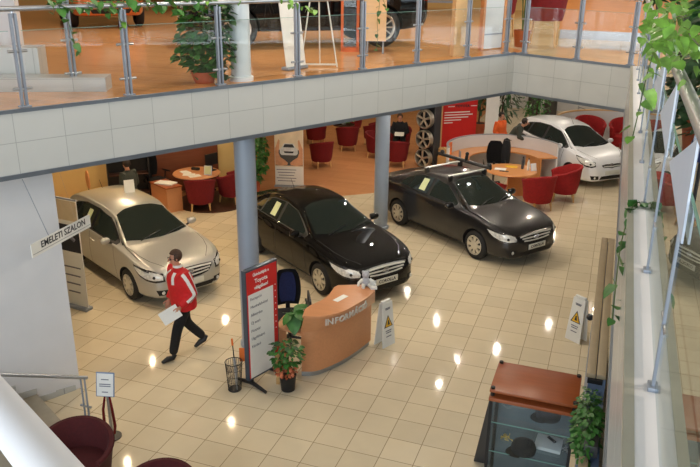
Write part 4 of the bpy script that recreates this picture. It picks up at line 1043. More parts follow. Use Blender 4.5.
# ------------------------------------------------------------------ banners and posters
def standee(name, label, loc, rz, w, h, tilt=0, edge='paper', cat='banner'):
    t = thing(name, label, cat, loc, rz)
    m = MB(); m.box((0, 0, h / 2 + .04), (w, .015, h)); pn = m.build('banner_sheet', edge, t)
    m = MB(); m.box((0, 0, .03), (w + .04, .16, .06), bev=.01); m.build('base', 'greymetal', t)
    m = MB(); m.box((0, 0, h + .05), (w + .02, .03, .025)); m.build('top_rail', 'greymetal', t)
    return t, pn
t, pn = standee('banner_stand', 'white roll-up banner with a dark car picture beside the silver hatchback and white wall', (-6.10, 1.32, 0), R(-6), .80, 2.02)
m = MB(); m.box((0, -.012, 1.35), (.78, .006, .50)); m.build('printed_photo', 'ink', pn)
m = MB(); m.box((0, -.012, 1.86), (.78, .006, .36)); m.build('printed_sky', mat('beige_print', (196, 180, 150), .6), pn)
m = MB(); m.tube([(-.3, -.014, 1.30), (-.15, -.014, 1.44), (.1, -.014, 1.46), (.28, -.014, 1.32)], [.03, .05, .05, .03], 8); m.build('printed_car', 'greyink', pn)
for k in range(4):
    m = MB(); m.box((.12, -.012, .80 - .16 * k), (.42 - .05 * k, .005, .025)); m.build('printed_line', 'greyink', pn)
t, pn = standee('banner_stand', 'roll-up banner with two hands holding a small silver car, behind the black saloon', (-5.55, 9.72, 0), R(14), .80, 2.1)
bp = mat('banner_sky_print', (222, 204, 176), .6, var=.12, scale=3)
m = MB(); m.box((0, -.012, 1.34), (.78, .006, 1.50)); m.build('printed_sky', bp, pn)
def flat(poly, d, mm, nm, par, dz=-.02):
    m = MB(); m.prism(poly, 0, .003)
    for v_ in m.bm.verts: v_.co = Vector((v_.co.x, -.016 - d - v_.co.z, v_.co.y + dz))
    return m.build(nm, mm, par)
ell = lambda cx, cz, rx, rz, n=24: [(cx + rx * math.cos(2 * PI * k / n), cz + rz * math.sin(2 * PI * k / n)) for k in range(n)]
flat([(-.385, .64), (.385, .64), (.385, 1.02), (.2, 1.12), (-.2, 1.12), (-.385, 1.02)], 0, mat('print_dark_grey', (70, 70, 70), .6), 'printed_road', pn)
hm = mat('print_hand', (206, 150, 112), .6, var=.14, scale=9)
for s in (-1, 1):
    flat([(s * .385, .66), (s * .20, .64), (s * .05, .66), (s * .03, .72), (s * .12, .80), (s * .24, .88), (s * .29, 1.0), (s * .27, 1.15), (s * .25, 1.34), (s * .29, 1.38), (s * .33, 1.25), (s * .385, 1.12)][::s], .006, hm, 'printed_hand', pn)
car_pr = flat([(-.25, .99), (-.20, .94), (.20, .94), (.25, .99), (.25, 1.10), (.19, 1.17), (.13, 1.27), (-.13, 1.27), (-.19, 1.17), (-.25, 1.10)], .012, mat('print_car', (206, 208, 210), .5, var=.15, scale=12), 'printed_car', pn)
flat([(-.16, 1.16), (.16, 1.16), (.11, 1.25), (-.11, 1.25)], .018, 'ink', 'printed_windscreen', car_pr)
flat([(-.12, 1.00), (.12, 1.00), (.14, 1.05), (-.14, 1.05)], .018, 'ink', 'printed_grille', car_pr)
for k in range(5):
    m = MB(); m.box((-.08, -.012, .50 - .08 * k), (.55 - .06 * (k % 3), .005, .018)); m.build('printed_line', 'greyink', pn)
# red board
t = thing('notice_board', 'tall red board with white writing behind the curved reception counter', 'board', (-2.02, 15.5, 0), R(36))
m = MB(); m.box((0, 0, 1.05), (1.22, .05, 2.1)); m.build('board', 'redfilm', t)
m = MB(); m.box((-.66, 0, 1.05), (.09, .10, 2.1)); m.build('side_frame', 'maple', t)
text('TOYOTA', .12, 'ink', t, (.08, -.03, 1.55), (PI / 2, 0, 0), 'heading_lettering', .002, bold=.004)
for s in (-1, 1):
    m = MB(); m.box((.08 + s * .40, -.03, 1.55), (.22, .004, .02)); m.build('printed_line', 'whiteink', t)
for k, w in enumerate((.9, 1.0, .85, .6, .3)):
    m = MB(); m.box((-.55 + w / 2, -.03, 1.36 - .085 * k), (w, .004, .03)); m.build('printed_line', 'whiteink', t)
t = thing('tall_cupboard', 'tall dark brown cupboard between the wheel rack and the red board', 'cupboard', (-2.80, 15.0, 0), R(30))
m = MB(); m.box((0, 0, 1.0), (.36, .40, 2.0)); m.build('carcass', 'dkwood', t)
m = MB(); m.box((-.02, -.21, 1.0), (.30, .02, 1.9)); m.build('door', 'desk', t)
t = thing('leaning_poster', 'white poster board leaning in front of the indoor trees behind the reception', 'poster', (-1.02, 15.9, 0), R(12))
m = MB(); m.box((0, 0, .98), (.42, .03, 1.95), rx=R(-7)); po = m.build('board', 'paper', t)
m = MB(); m.box((.0, .06, 1.55), (.2, .005, .3), rx=R(-7)); m.build('printed_patch', mat('pink_print', (206, 150, 140), .6), po)

# ------------------------------------------------------------------ wheel rack and boxes
t = thing('wheel_rack', 'dark display rack holding three alloy wheels left of the red board', 'rack', (-2.50, 13.45, 0), R(-24))
m = MB()
for x in (-.27, .27): m.box((x, 0, .95), (.04, .30, 1.9))
m.box((0, .14, .95), (.52, .02, 1.86))
m.box((0, 0, 1.9), (.58, .3, .03))
m.build('frame', 'cdark', t)
def rim(label, z):
    w = thing('alloy_wheel', label, 'wheel', (0, 0, 0), 0, 'alloy wheels on the display rack')
    k = MB(); r = .285
    k.lathe([(r * .92, -.09), (r, -.08), (r * .96, .0), (r, .08), (r * .90, .085), (r * .86, .05), (r * .84, -.05), (r * .92, -.09)], n=30, axis='Y')
    k.build('rim', 'alloy', w); k = MB(); k.lathe([(.0005, -.05), (.05, -.05), (.05, -.075), (.0005, -.08)], n=16, axis='Y'); k.build('hub', 'alloy', w)
    for i in range(5):
        a = 2 * PI * i / 5 + .3; k = MB(); k.tube([(.04 * math.cos(a), -.06, .04 * math.sin(a)), (.235 * math.cos(a), -.055, .235 * math.sin(a))], [.03, .04], 8); k.build('spoke', 'alloy', w)
    p = Matrix.Rotation(R(-24), 4, 'Z') @ Vector((0, -.26, z)); w.location = (-2.50 + p.x, 13.45 + p.y, p.z); w.rotation_euler = (0, 0, R(-24)); return w
rim('alloy wheel at the top of the dark display rack', 1.50); rim('alloy wheel in the middle of the dark display rack', .88); rim('alloy wheel at the foot of the dark display rack', .30)
for i, (x, y, z, sx, sy, sz, lb) in enumerate(((-1.98, 13.45, 0, .50, .38, .36, 'large cardboard box on the floor beside the wheel rack'), (-2.0, 13.47, .361, .42, .32, .24, 'smaller cardboard box stacked on the large one beside the wheel rack'))):
    t = thing('cardboard_box', lb, 'box', (x, y, z), R(20), 'cardboard boxes by the wheel rack')
    m = MB(); m.box((0, 0, sz / 2), (sx, sy, sz)); m.build('carton', 'card', t)
    m = MB(); m.box((0, 0, sz + .001), (.05, sy, .003)); m.build('tape', 'maple', t)

# ------------------------------------------------------------------ reception ring at the right
rc = thing('reception_counter', 'curved white counter wall with a beech inner desk behind the dark grey car', 'counter', (0, 12.2, 0))
def arc(r, a0, a1, n=40): return [(r * math.cos(R(a0 + (a1 - a0) * k / n)), r * math.sin(R(a0 + (a1 - a0) * k / n))) for k in range(n + 1)]
m = MB(); m.prism(arc(1.65, 205, 33) + arc(1.60, 33, 205), 0, 1.10, True); m.build('curved_wall', 'white', rc)
m = MB(); m.prism(arc(1.66, 205, 33) + arc(1.59, 33, 205), 1.10, 1.115, True); m.build('top_rim', 'greymetal', rc)
m = MB(); m.prism(arc(1.59, 200, 30) + arc(1.0, 30, 200), .70, .74, True); m.build('inner_desk', 'desk2', rc)
m = MB(); m.prism(arc(1.60, 205, 178) + arc(1.54, 178, 205), .745, 1.09, True); m.build('painted_red_reflection', 'orangep', rc)  # orange strip paints a red reflection onto the counter's left inner side
m = MB(); m.prism(arc(1.12, 64, 30) + arc(1.08, 30, 64), .0, .70, True); m.build('desk_panel', 'desk2', rc)
t = thing('round_table', 'round beech table with papers beside the dark grey car bonnet', 'table', (.33, 11.12, 0))
m = MB(); m.lathe([(.0005, .71), (.66, .71), (.675, .725), (.66, .745), (.0005, .745)], n=44); m.build('table_top', 'desk2', t)
m = MB(); m.box((.15, .1, .35), (.5, .06, .70), rz=R(30)); m.build('pedestal', 'desk2', t)
for i, (nm, lb, x, y, sx, sy, rz, mm, ct) in enumerate((
    ('paper_sheet', 'white papers lying on the left half of the round beech table', .05, 11.05, .30, .21, 15, 'paper', 'paper'), ('folder', 'yellow folder on the round beech table', .30, 11.42, .32, .22, 5, 'yellowp', 'folder'),
    ('pen_case', 'dark slim pen case lying on the round beech table', .18, 10.86, .24, .05, 12, 'ink', 'pen case'))):
    m = MB(); m.box((x, y, .7475 + .006), (sx, sy, .012), rz=0); o = m.build(nm, mm); tag(o, lb, ct)
def bottle(name, label, x, y, h, mm, z=.745):
    t = thing(name, label, 'bottle', (x, y, z), 0, 'bottles on the round beech table')
    m = MB(); m.lathe([(.0005, 0), (.036, 0), (.038, h * .62), (.016, h * .8), (.014, h * .92), (.0005, h * .92)], n=14); m.build('glass_body', mm, t)
    m = MB(); m.cyl((0, 0, h * .92), .018, h * .08, 12); m.build('lid', 'black', t)
bottle('bottle', 'tall dark bottle on the round beech table', .60, 11.32, .34, 'cdark'); bottle('bottle', 'pale bottle with dark lid beside the tall dark one on the round table', .76, 11.25, .32, 'potw')
t = thing('brochure_holder', 'white and blue brochure holder at the right edge of the round beech table', 'brochure holder', (.90, 11.22, .745), R(40))
m = MB(); m.box((0, 0, .10), (.16, .03, .20), rx=R(-15)); m.build('holder', 'frost', t)
m = MB(); m.box((0, -.02, .11), (.13, .01, .17), rx=R(-15)); m.build('brochure', 'paper', t)
office_chair('black office chair inside the curved reception counter', (-.25, 11.95, 0), R(-80), 'blackfab', None, 1.05)
m = MB(); m.lathe([(.05, 1.28), (.16, 1.24), (.23, 1.05), (.25, .8), (.22, .52), (.20, .5)], n=18)
for v_ in m.bm.verts: v_.co = Vector((v_.co.x * .55 - .02, v_.co.y + 12.42, v_.co.z + .02 * math.sin(v_.co.y * 30)))
tag(m.build('coat', 'blackfab'), 'black coat hung over the chair back inside the reception counter', 'coat')
t = thing('price_sign', 'small grey upright sign inside the left end of the reception counter', 'sign', (-1.2, 11.75, .74), R(-60))
m = MB(); m.box((0, 0, .12), (.14, .02, .24)); m.build('panel', 'greymetal', t); m = MB(); m.box((0, 0, .006), (.16, .1, .012)); m.build('foot', 'greymetal', t)
# bike carrier and roof bars of the dark grey car
for x in (-1.22, -2.02):
    a_ = sk_g.hit((x, -.52, 1), 'T', 0); b_ = sk_g.hit((x, .52, 1), 'T', 0); z = max(a_.z, b_.z) + .11
    m = MB(); m.box((x, 0, z), (.055, 1.14, .028), bev=.006); bo = m.build('roof_bar', 'paper', car_g)
    for p in (a_, b_):
        m = MB(); m.box((x, p.y, (p.z + z) / 2 - .01), (.10, .09, z - p.z + .04), bev=.02); m.build('bar_foot', 'black', bo)
M_ = Matrix.Translation((.79, 6.96, 0)) @ Matrix.Rotation(R(-35.2), 4, 'Z')
t = thing('bike_carrier', 'black bicycle carrier rail fixed across the roof bars of the dark grey car', 'bike carrier', (.79, 6.96, 0), R(-35.2))
zc = 1.585
m = MB(); m.tube([(-2.55, .30, zc + .04), (-.85, .34, zc + .04)], .042, 8); m.build('rail', 'black', t)
m = MB(); m.tube([(-1.62, .31, zc + .04), (-1.60, .32, zc + .20)], [.045, .035], 8); m.ball((-1.60, .32, zc + .22), .045, n=10); m.build('clamp_arm', 'black', t)
m = MB(); m.ball((-2.42, .30, zc + .09), .07, (1, .6, .9), 12); m.build('wheel_holder', 'black', t)
m = MB(); m.ball((-.90, .34, zc + .09), .07, (1, .6, .9), 12); m.build('wheel_holder', 'black', t)
# stickers and cards on the cars
def sticker(car, sk, x, z, w, h, mm, nm, tilt=0):
    a = [(x, -.8, z + h / 2), (x - w, -.8, z + h / 2)]; b = [(x, -.8, z - h / 2), (x - w, -.8, z - h / 2)]
    g = MB(); g.grid(sk.patch(a, b, 'R', .011, 4, 4)); g.build(nm, mm, car, recalc=False)
pg = mat('pale_green_paper', (200, 206, 160), .7)
sticker(car_g, sk_g, -1.78, 1.17, .19, .24, pg, 'window_notice'); sticker(car_k, sk_k, -1.78, 1.17, .19, .24, pg, 'window_notice'); sticker(car_s, sk_s, -1.80, 1.20, .17, .24, pg, 'window_notice')
r = sk_s.hit((-1.95, .25, 1), 'T', 0); 
t = thing('roof_card', 'small white card standing on the roof of the champagne silver hatchback', 'card', tuple(Matrix.Translation((-4.90, 2.66, 0)) @ Matrix.Rotation(R(-28), 4, 'Z') @ (r * .96)), R(-28) + PI / 2 - .3)
m = MB(); m.slab([(-.10, -.05, 0), (.10, -.05, 0), (.10, 0, .26), (-.10, 0, .26)], .004); m.slab([(-.10, .05, 0), (.10, .05, 0), (.10, 0, .26), (-.10, 0, .26)], .004); m.build('card', 'paper', t)

# ------------------------------------------------------------------ left desk group
t = thing('round_table', 'round cherry wood desk top crowded with a monitor and papers at the left', 'table', (-7.28, 7.72, 0))
m = MB(); m.lathe([(.0005, .72), (.60, .72), (.615, .735), (.60, .755), (.0005, .755)], n=40); m.build('table_top', 'desk', t)
m = MB(); m.cyl((.1, .1, 0), .22, .72, 24); m.build('pedestal', 'black', t)
m = MB(); m.cyl((-6.85, 7.75, 0), .95, .02, 40); tag(m.build('round_mat', 'dkwood'), 'dark round mat under the left desk and its chairs', 'mat')
t = thing('pedestal_cabinet', 'low cherry wood cabinet with papers in front of the left round desk', 'cabinet', (-7.66, 6.86, 0), R(-28))
m = MB(); m.box((0, 0, .31), (.80, .42, .62)); m.build('carcass', 'desk', t)
m = MB(); m.box((0, 0, .635), (.84, .46, .025)); m.build('top', 'cabwood', t)
m = MB(); m.box((-7.66, 6.86, .665), (.5, .28, .03), rz=0); tag(m.build('paper_stack', 'paper'), 'loose white papers on the low cherry cabinet', 'papers')
t = thing('monitor', 'dark flat monitor on the left round desk', 'monitor', (-7.02, 8.05, .755), R(70))
m = MB(); m.box((0, 0, .30), (.40, .03, .30)); m.build('screen_housing', 'black', t); m = MB(); m.box((0, 0, .08), (.05, .03, .16)); m.box((0, 0, .008), (.2, .15, .016)); m.build('stand', 'black', t)
t = thing('brochure_holder', 'pale green brochure holder at the right of the left round desk', 'brochure holder', (-6.88, 7.62, .755), R(10))
m = MB(); m.box((0, 0, .12), (.20, .03, .24), rx=R(-12)); m.build('holder', 'frost', t); m = MB(); m.box((0, -.02, .13), (.17, .01, .2), rx=R(-12)); m.build('brochure', pg, t)
for i, (x, y, rz) in enumerate(((-7.35, 7.45, 20), (-7.55, 7.62, -30), (-7.15, 7.40, 50))):
    m = MB(); m.box((0, 0, .004), (.30, .21, .008)); o = m.build('paper_sheet', 'paper'); o.location = (x, y, .755); o.rotation_euler = (0, 0, R(rz)); tag(o, ('front white sheet on the left round desk', 'leftmost white sheet on the left round desk', 'right-hand white sheet on the left round desk')[i], 'paper', 'sheets on the left round desk')
m = MB(); m.box((0, 0, .03), (.22, .10, .06), bev=.01); o = m.build('telephone', 'black'); o.location = (-7.45, 7.95, .755); tag(o, 'black telephone on the left round desk behind the sheets', 'telephone')
t = thing('desk_screen', 'straight cherry wood screen behind the left round desk', 'screen', (-8.05, 8.12, 0), R(41))
m = MB(); m.box((0, 0, .68), (2.1, .05, 1.24)); m.build('screen_panel', 'brownwood', t)
for x in (-.9, .9):
    m = MB(); m.box((x, 0, .03), (.05, .3, .06)); m.build('foot', 'black', t)
office_chair('black office chair standing behind the left desk cabinet', (-8.25, 7.35, 0), R(-20), s=1.1)
t = thing('shelf_rack', 'dark open rack with black items against the left cream wall', 'shelving', (-8.75, 6.85, 0), R(41))
m = MB()
for x in (-.5, .5): m.box((x, 0, .9), (.04, .30, 1.8))
m.box((0, .14, .9), (1.0, .02, 1.8)); m.build('frame', 'black', t)
for z in (.3, .8, 1.3, 1.78):
    m = MB(); m.box((0, 0, z), (.98, .30, .03)); m.build('shelf', 'dkwood', t)
t = thing('floor_lamp', 'thin dark lamp pole against the cream wall beside the left desk', 'lamp', (-6.62, 8.62, 0))
m = MB(); m.cyl((0, 0, 0), .12, .02); m.build('base', 'black', t); m = MB(); m.tube([(0, 0, .02), (0, 0, 1.75)], .012, 8); m.build('pole', 'black', t)
t = thing('flower_pot', 'red round pot on the floor at the far left by the cream wall', 'pot', (-11.0, 5.05, 0))
m = MB(); m.lathe([(.0005, 0), (.20, 0), (.26, .32), (.24, .32), (.23, .28), (.0005, .28)], n=24); m.build('pot', 'redprint', t)
# lounge table
t = thing('round_table', 'small dark lounge table with a green plant in the chair circle', 'table', (-6.1, 15.6, 0))
m = MB(); m.cyl((0, 0, .58), .38, .03, 30); m.build('table_top', 'dkwood', t); m = MB(); m.cyl((0, 0, 0), .05, .58); m.build('pedestal', 'black', t)
# far items
for i, (x, y, lb) in enumerate(((-.45, 23.5, 'grey metal bin at the left against the far white wall'), (.22, 23.4, 'grey metal bin at the right against the far white wall'))):
    t = thing('waste_bin', lb, 'bin', (x, y, 0), 0, 'bins by the far wall')
    m = MB(); m.lathe([(.0005, 0), (.27, 0), (.27, .95), (.0005, .95)], n=24); m.build('body', 'binmetal', t)
    m = MB(); m.lathe([(.0005, .95), (.29, .95), (.29, 1.12), (.20, 1.2), (.0005, 1.2)], n=24); m.build('lid', 'steel', t)
wall('wall_far_ground', (-2.6, 24.6), (8, 24.6), 0, ZS, 'white', .1)
wall('wall_far_right', (4.2, 24.6), (4.2, 15), 0, ZS, 'white', .1)
t = thing('curved_screen', 'low pale curved screen behind the red tub chairs at the far right', 'screen', (2.8, 17.0, 0))
m = MB(); m.prism(arc(1.85, 175, 15) + arc(1.80, 15, 175), 0, 1.15, True); m.build('screen_panel', 'white', t)
m = MB(); m.prism(arc(1.86, 175, 15) + arc(1.79, 15, 175), 1.15, 1.2, True); m.build('rail', 'maple', t)
t = thing('barrier', 'thin steel barrier posts with sagging wires at the far right', 'barrier', (0, 0, 0))
pp = [(1.55, 18.6), (2.55, 18.9), (3.7, 18.9)]
for x, y in pp:
    m = MB(); m.tube([(x, y, 0), (x, y, 1.3)], .02, 8); m.build('post', 'steel', t)
for a_, b_ in zip(pp, pp[1:]):
    m = MB(); m.tube([(a_[0], a_[1], 1.25), ((a_[0] + b_[0]) / 2, (a_[1] + b_[1]) / 2, 1.1), (b_[0], b_[1], 1.25)], .008, 5); m.build('wire', 'black', t)

t = thing('round_sign', 'orange round paddle on a short stand behind the roof of the silver hatchback', 'sign', (-8.75, 5.3, 0), R(-40))
m = MB(); m.cyl((0, 0, 0), .14, .02); m.build('base', 'black', t); m = MB(); m.tube([(0, 0, .02), (0, 0, .85)], .012, 8); m.build('pole', 'black', t)
m = MB(); m.lathe([(.0005, -.01), (.22, -.01), (.22, .01), (.0005, .01)], (0, 0, 1.05), 28, 'Y'); m.build('disc', mat('peach_disc', (222, 150, 92), .6), t)
# ------------------------------------------------------------------ leaves and plants
def leaf(mb, p, yaw, pitch, size, roll=0, kind='heart'):
    if kind == 'heart': o = [(0, 0), (-.08, .38), (.22, .46), (.62, .30), (1.0, 0)]
    elif kind == 'long': o = [(0, 0), (.15, .10), (.45, .17), (.8, .09), (1.0, 0)]
    else: o = [(0, 0), (.2, .28), (.5, .32), (.8, .18), (1.0, 0)]
    M_ = Matrix.Translation(p) @ Matrix.Rotation(yaw, 4, 'Z') @ Matrix.Rotation(pitch, 4, 'Y') @ Matrix.Rotation(roll, 4, 'X')
    mid = [(x, 0, -.12 * x * x) for x, _ in o]
    V = lambda q: mb.bm.verts.new(M_ @ (Vector(q) * size))
    c = [V(q) for q in mid]
    for s in (-1, 1):
        e = [V((x, s * y, -.12 * x * x + .25 * abs(y) * .5 - .25 * y * y)) for x, y in o[1:-1]]
        try:
            f = mb.bm.faces.new((c[0], c[1], e[0])); f = mb.bm.faces.new((c[1], c[2], e[1], e[0])); f = mb.bm.faces.new((c[2], c[3], e[2], e[1])); f = mb.bm.faces.new((c[3], c[4], e[2]))
        except ValueError: pass
def bush(parent, c, rad, n, size, m, seed=1, kind='heart', name='foliage', shell=.5, droop=.5):
    rnd = random.Random(seed); mb = MB()
    for _ in range(n):
        while 1:
            v_ = Vector((rnd.uniform(-1, 1), rnd.uniform(-1, 1), rnd.uniform(-1, 1)))
            if shell < v_.length <= 1: break
        p = Vector(c) + Vector((v_.x * rad[0], v_.y * rad[1], v_.z * rad[2])); yaw = math.atan2(v_.y, v_.x) + rnd.uniform(-.8, .8)
        leaf(mb, p, yaw, rnd.uniform(-.2, .9) * droop + .1, size * rnd.uniform(.6, 1.15), rnd.uniform(-.6, .6), kind)
    return mb.build(name, m, parent, recalc=False)
def vine(parent, pts, n, size, m, seed=1, spread=.05, stem=.004):
    rnd = random.Random(seed); P = [Vector(p) for p in pts]; P2 = [Vector(q) for q in catmull([tuple(p) for p in P], 5)]
    s = MB(); s.tube(P2, stem, 5); st = s.build('vine_stem', 'stem', parent); mb = MB()
    for k in range(n):
        q = k / max(1, n - 1) * (len(P2) - 1); i = min(int(q), len(P2) - 2); p = P2[i].lerp(P2[i + 1], q - i) + Vector((rnd.uniform(-1, 1), rnd.uniform(-1, 1), rnd.uniform(-1, .6))) * spread
        leaf(mb, p, rnd.uniform(0, 2 * PI), rnd.uniform(.2, 1.25), size * rnd.uniform(.6, 1.2), rnd.uniform(-.5, .5))
    mb.build('leaves', m, st, recalc=False)
def pot(parent, c, r0, r1, h, mm):
    m = MB(); m.lathe([(.0005, 0), (r0, 0), (r1, h), (r1 - .012, h), (r1 - .02, h - .02), (.0005, h - .02)], c, 26); o = m.build('pot', mm, parent)
    m = MB(); m.lathe([(r1 - .02, h - .018), (.0005, h - .012)], c, 20); m.build('soil', 'soil', o)
# trailing pothos beside the upper column
t = thing('potted_plant', 'big trailing ivy in a terracotta bowl left of the white upper column', 'plant', (-2.80, .82, ZU))
pot(t, (0, 0, 0), .13, .19, .16, 'pott')
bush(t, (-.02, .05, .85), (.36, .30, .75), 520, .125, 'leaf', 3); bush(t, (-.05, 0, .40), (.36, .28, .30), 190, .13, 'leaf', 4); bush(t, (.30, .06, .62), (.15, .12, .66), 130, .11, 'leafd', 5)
s_ = MB(); s_.tube([(0, 0, .1), (.03, .02, .8), (0, 0, 1.5)], .016, 6); s_.build('stem', 'stem', t)
# vines winding along the handrail of the long balustrade
t = thing('climbing_vine', 'green ivy winding along the handrail of the long upper balustrade', 'vine', (0, 0, 0))
def Bp(s, z, off=.07): p = A + u * s + nrm * off; return (p.x, p.y, ZU + z)
vine(t, [Bp(.55, 1.12), Bp(.85, 1.16), Bp(1.2, 1.1), Bp(1.6, 1.17), Bp(2.0, 1.1), Bp(2.5, 1.16)], 75, .11, 'leaf', 11, .09)
vine(t, [Bp(.62, 1.12, .02), Bp(.70, .95, .0), Bp(.74, .75, .0), Bp(.80, .55, .0)], 9, .095, 'leaf', 12, .035)
vine(t, [Bp(1.30, 1.12, .02), Bp(1.34, .95, .0), Bp(1.36, .86, .0)], 5, .10, 'leafl', 13, .03)
vine(t, [Bp(2.5, 1.16), Bp(2.9, 1.12), Bp(3.3, 1.2), Bp(3.8, 1.12), Bp(4.15, 1.02), Bp(4.45, .98)], 34, .085, 'leafl', 14, .05)
vine(t, [Bp(5.75, 1.25), Bp(5.8, 1.0), Bp(5.76, .75), Bp(5.78, .5), Bp(5.75, .3)], 12, .085, 'leaf', 15, .03)
vine(t, [Bp(5.72, 1.25, .1), Bp(5.85, 1.1), Bp(5.95, .95)], 6, .085, 'leaf', 25, .03)
# ivy over the right balustrade
t = thing('climbing_vine', 'variegated ivy spilling over the right glass balustrade in the top right corner', 'vine', (0, 0, 0))
def Rp(y, z, x=3.02): return (x, y, ZU + z)
vine(t, [Rp(-2.2, 1.24), Rp(-2.8, 1.28), Rp(-3.5, 1.34), Rp(-4.2, 1.30), Rp(-4.9, 1.30)], 240, .072, 'leafl', 21, .20)
vine(t, [Rp(-2.6, 1.1, 2.94), Rp(-2.8, .9, 2.9), Rp(-2.9, .68, 2.88), Rp(-3.0, .5, 2.86)], 8, .085, 'leafl', 22, .04)
bush(t, (3.20, -4.0, ZU + 1.36), (.16, 1.1, .12), 200, .085, 'leafd', 26)
t = thing('trailing_vine', 'thin ivy strand hanging over the pale ledge of the right parapet', 'vine', (0, 0, 0))
vine(t, [Rp(-3.0, .02, 2.99), Rp(-3.05, .04, 2.95), Rp(-3.2, .02, 2.91), Rp(-3.5, -.12, 2.87), Rp(-3.9, -.22, 2.86), Rp(-4.2, -.36, 2.86)], 24, .09, 'leaf', 24, .035)
t = thing('potted_plant', 'dense leafy plant beyond the right glass balustrade', 'plant', (3.52, -1.1, ZU))
pot(t, (0, 0, 0), .16, .22, .35, 'pott'); bush(t, (0, 0, .62), (.36, 1.15, .50), 760, .12, 'leafd', 31, shell=.3)
t = thing('office_chair', 'dark blue upholstered chair beyond the right glass balustrade', 'chair', (3.48, -3.05, ZU), R(180))
m = MB(); m.box((0, 0, .45), (.46, .46, .08), bev=.03); m.build('seat', 'blue', t); m = MB(); m.box((-.22, 0, .78), (.07, .44, .5), bev=.03); m.build('backrest', 'blue', t)
for sx in (-1, 1):
    for sy in (-1, 1):
        m = MB(); m.tube([(sx * .19, sy * .19, 0), (sx * .19, sy * .19, .44)], .014, 6); m.build('leg', 'black', t)
# potted tree upstairs
t = thing('potted_plant', 'thin stemmed tree in a brown pot at the corner of the upper floor', 'plant', (.72, 7.75, ZU))
pot(t, (0, 0, 0), .14, .18, .34, 'cabwood')
for k in range(5):
    m = MB(); a = k * 1.25; m.tube([(0, 0, .3), (.05 * math.cos(a), .05 * math.sin(a), .9), (.22 * math.cos(a), .22 * math.sin(a), 1.7)], .009, 5); m.build('stem', 'stem', t)
bush(t, (0, 0, 1.75), (.5, .5, .4), 120, .2, 'leaf', 33, 'long')
t = thing('potted_plant', 'spiky palm at the right end of the upstairs wooden counter', 'plant', (3.35, 8.6, ZU))
pot(t, (0, 0, 0), .16, .2, .4, 'pott'); m = MB(); m.tube([(0, 0, .4), (-.1, 0, 1.1)], .03, 6); m.build('trunk', 'dkwood', t); bush(t, (-.1, 0, 1.25), (.4, .4, .3), 110, .42, 'leafd', 34, 'long', shell=.1)
# desk plants
t = thing('potted_plant', 'large leaved plant in a white pot on the inner worktop of the information desk', 'plant', (-1.44, .70, .745))
pot(t, (0, 0, 0), .075, .10, .17, 'potw')
mb = MB(); rnd = random.Random(5)
for k, (yaw, pi_, L_, z) in enumerate(((-60, 48, .36, .26), (-20, 20, .30, .30), (-100, 25, .26, .26), (-150, 30, .24, .22), (60, -10, .26, .26), (150, 10, .22, .2), (10, -25, .22, .26), (-75, -25, .2, .24), (-10, 60, .30, .22))):
    leaf(mb, Vector((.03 * math.cos(R(yaw)), .03 * math.sin(R(yaw)), z)), R(yaw), R(pi_), L_, R(rnd.uniform(-20, 20)), 'wide')
mb.build('leaves', 'leaf', t, recalc=False)
m = MB()
for k in range(5): m.tube([(0, 0, .14), (.03 * math.cos(k * 1.3), .03 * math.sin(k * 1.3), .28)], .006, 5)
m.build('stem', 'stem', t)
t = thing('potted_plant', 'bushy plant with reddish yellow bracts in a black pot beside the directory board', 'plant', (-1.29, .16, 0))
pot(t, (0, 0, 0), .10, .125, .24, 'black'); bush(t, (0, 0, .58), (.21, .21, .25), 190, .085, 'leaf', 41, 'wide'); bush(t, (.02, -.10, .40), (.17, .14, .12), 90, .07, 'leafred', 42, 'wide', 'bracts'); bush(t, (-.03, 0, .68), (.25, .2, .12), 50, .09, 'leafd', 43, 'wide')
m = MB(); m.box((-.22, -.0, .26), (.045, .035, .50), rz=.3); m.bm.free()
m = MB(); m.tube([(0, 0, .2), (0, 0, .6)], .012, 6); m.build('stem', 'stem', t)
m = MB(); m.box((0, 0, .26), (.05, .03, .52)); o = m.build('wooden_stake', 'legwood'); o.location = (-1.49, .24, 0); o.rotation_euler = (0, 0, .4); tag(o, 'pale wooden upright stake between the directory board and the black pot', 'stake')
# ivy by the cabinet
t = thing('potted_plant', 'dense small-leaved green plant at the right of the display cabinet', 'plant', (2.90, -2.15, 1.77))
m = MB(); m.box((0, -.1, .06), (.12, .5, .12), bev=.01); m.build('pot', 'cdark', t)
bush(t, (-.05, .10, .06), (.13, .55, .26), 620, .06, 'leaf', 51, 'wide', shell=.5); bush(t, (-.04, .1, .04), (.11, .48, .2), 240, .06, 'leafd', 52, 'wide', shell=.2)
# tall plant by the front column, trees at the back
t = thing('potted_plant', 'tall bushy green plant between the front column and the hands banner', 'plant', (-6.32, 9.0, 0))
pot(t, (0, 0, 0), .17, .22, .34, 'pott'); bush(t, (.05, -.05, 1.15), (.40, .36, .95), 900, .15, 'leaf', 61, 'wide', shell=.4, droop=1.4)
m = MB(); m.tube([(0, 0, .3), (0, 0, 1.5)], .02, 6); m.build('stem', 'stem', t)
for i, (x, y, h, rx, n, sd, kd, lb) in enumerate(((-.9, 17.2, 1.5, .62, 260, 71, 'long', 'dark palm behind the leaning white poster'), (.30, 16.6, 1.7, .50, 300, 72, 'wide', 'leafy indoor tree behind the two people at the small silver car'), (-1.9, 18.6, 1.6, .6, 220, 73, 'long', 'dark green palm behind the red board'))):
    t = thing('potted_tree', lb, 'tree', (x, y, 0)); pot(t, (0, 0, 0), .2, .26, .42, 'pott')
    m = MB(); m.tube([(0, 0, .4), (.03, 0, h)], .03, 7); m.build('trunk', 'dkwood', t); bush(t, (0, 0, h), (rx, rx, .75), n, .26 if kd == 'long' else .13, 'leafd' if i != 1 else 'leaf', sd, kd, shell=.2, droop=1.2)
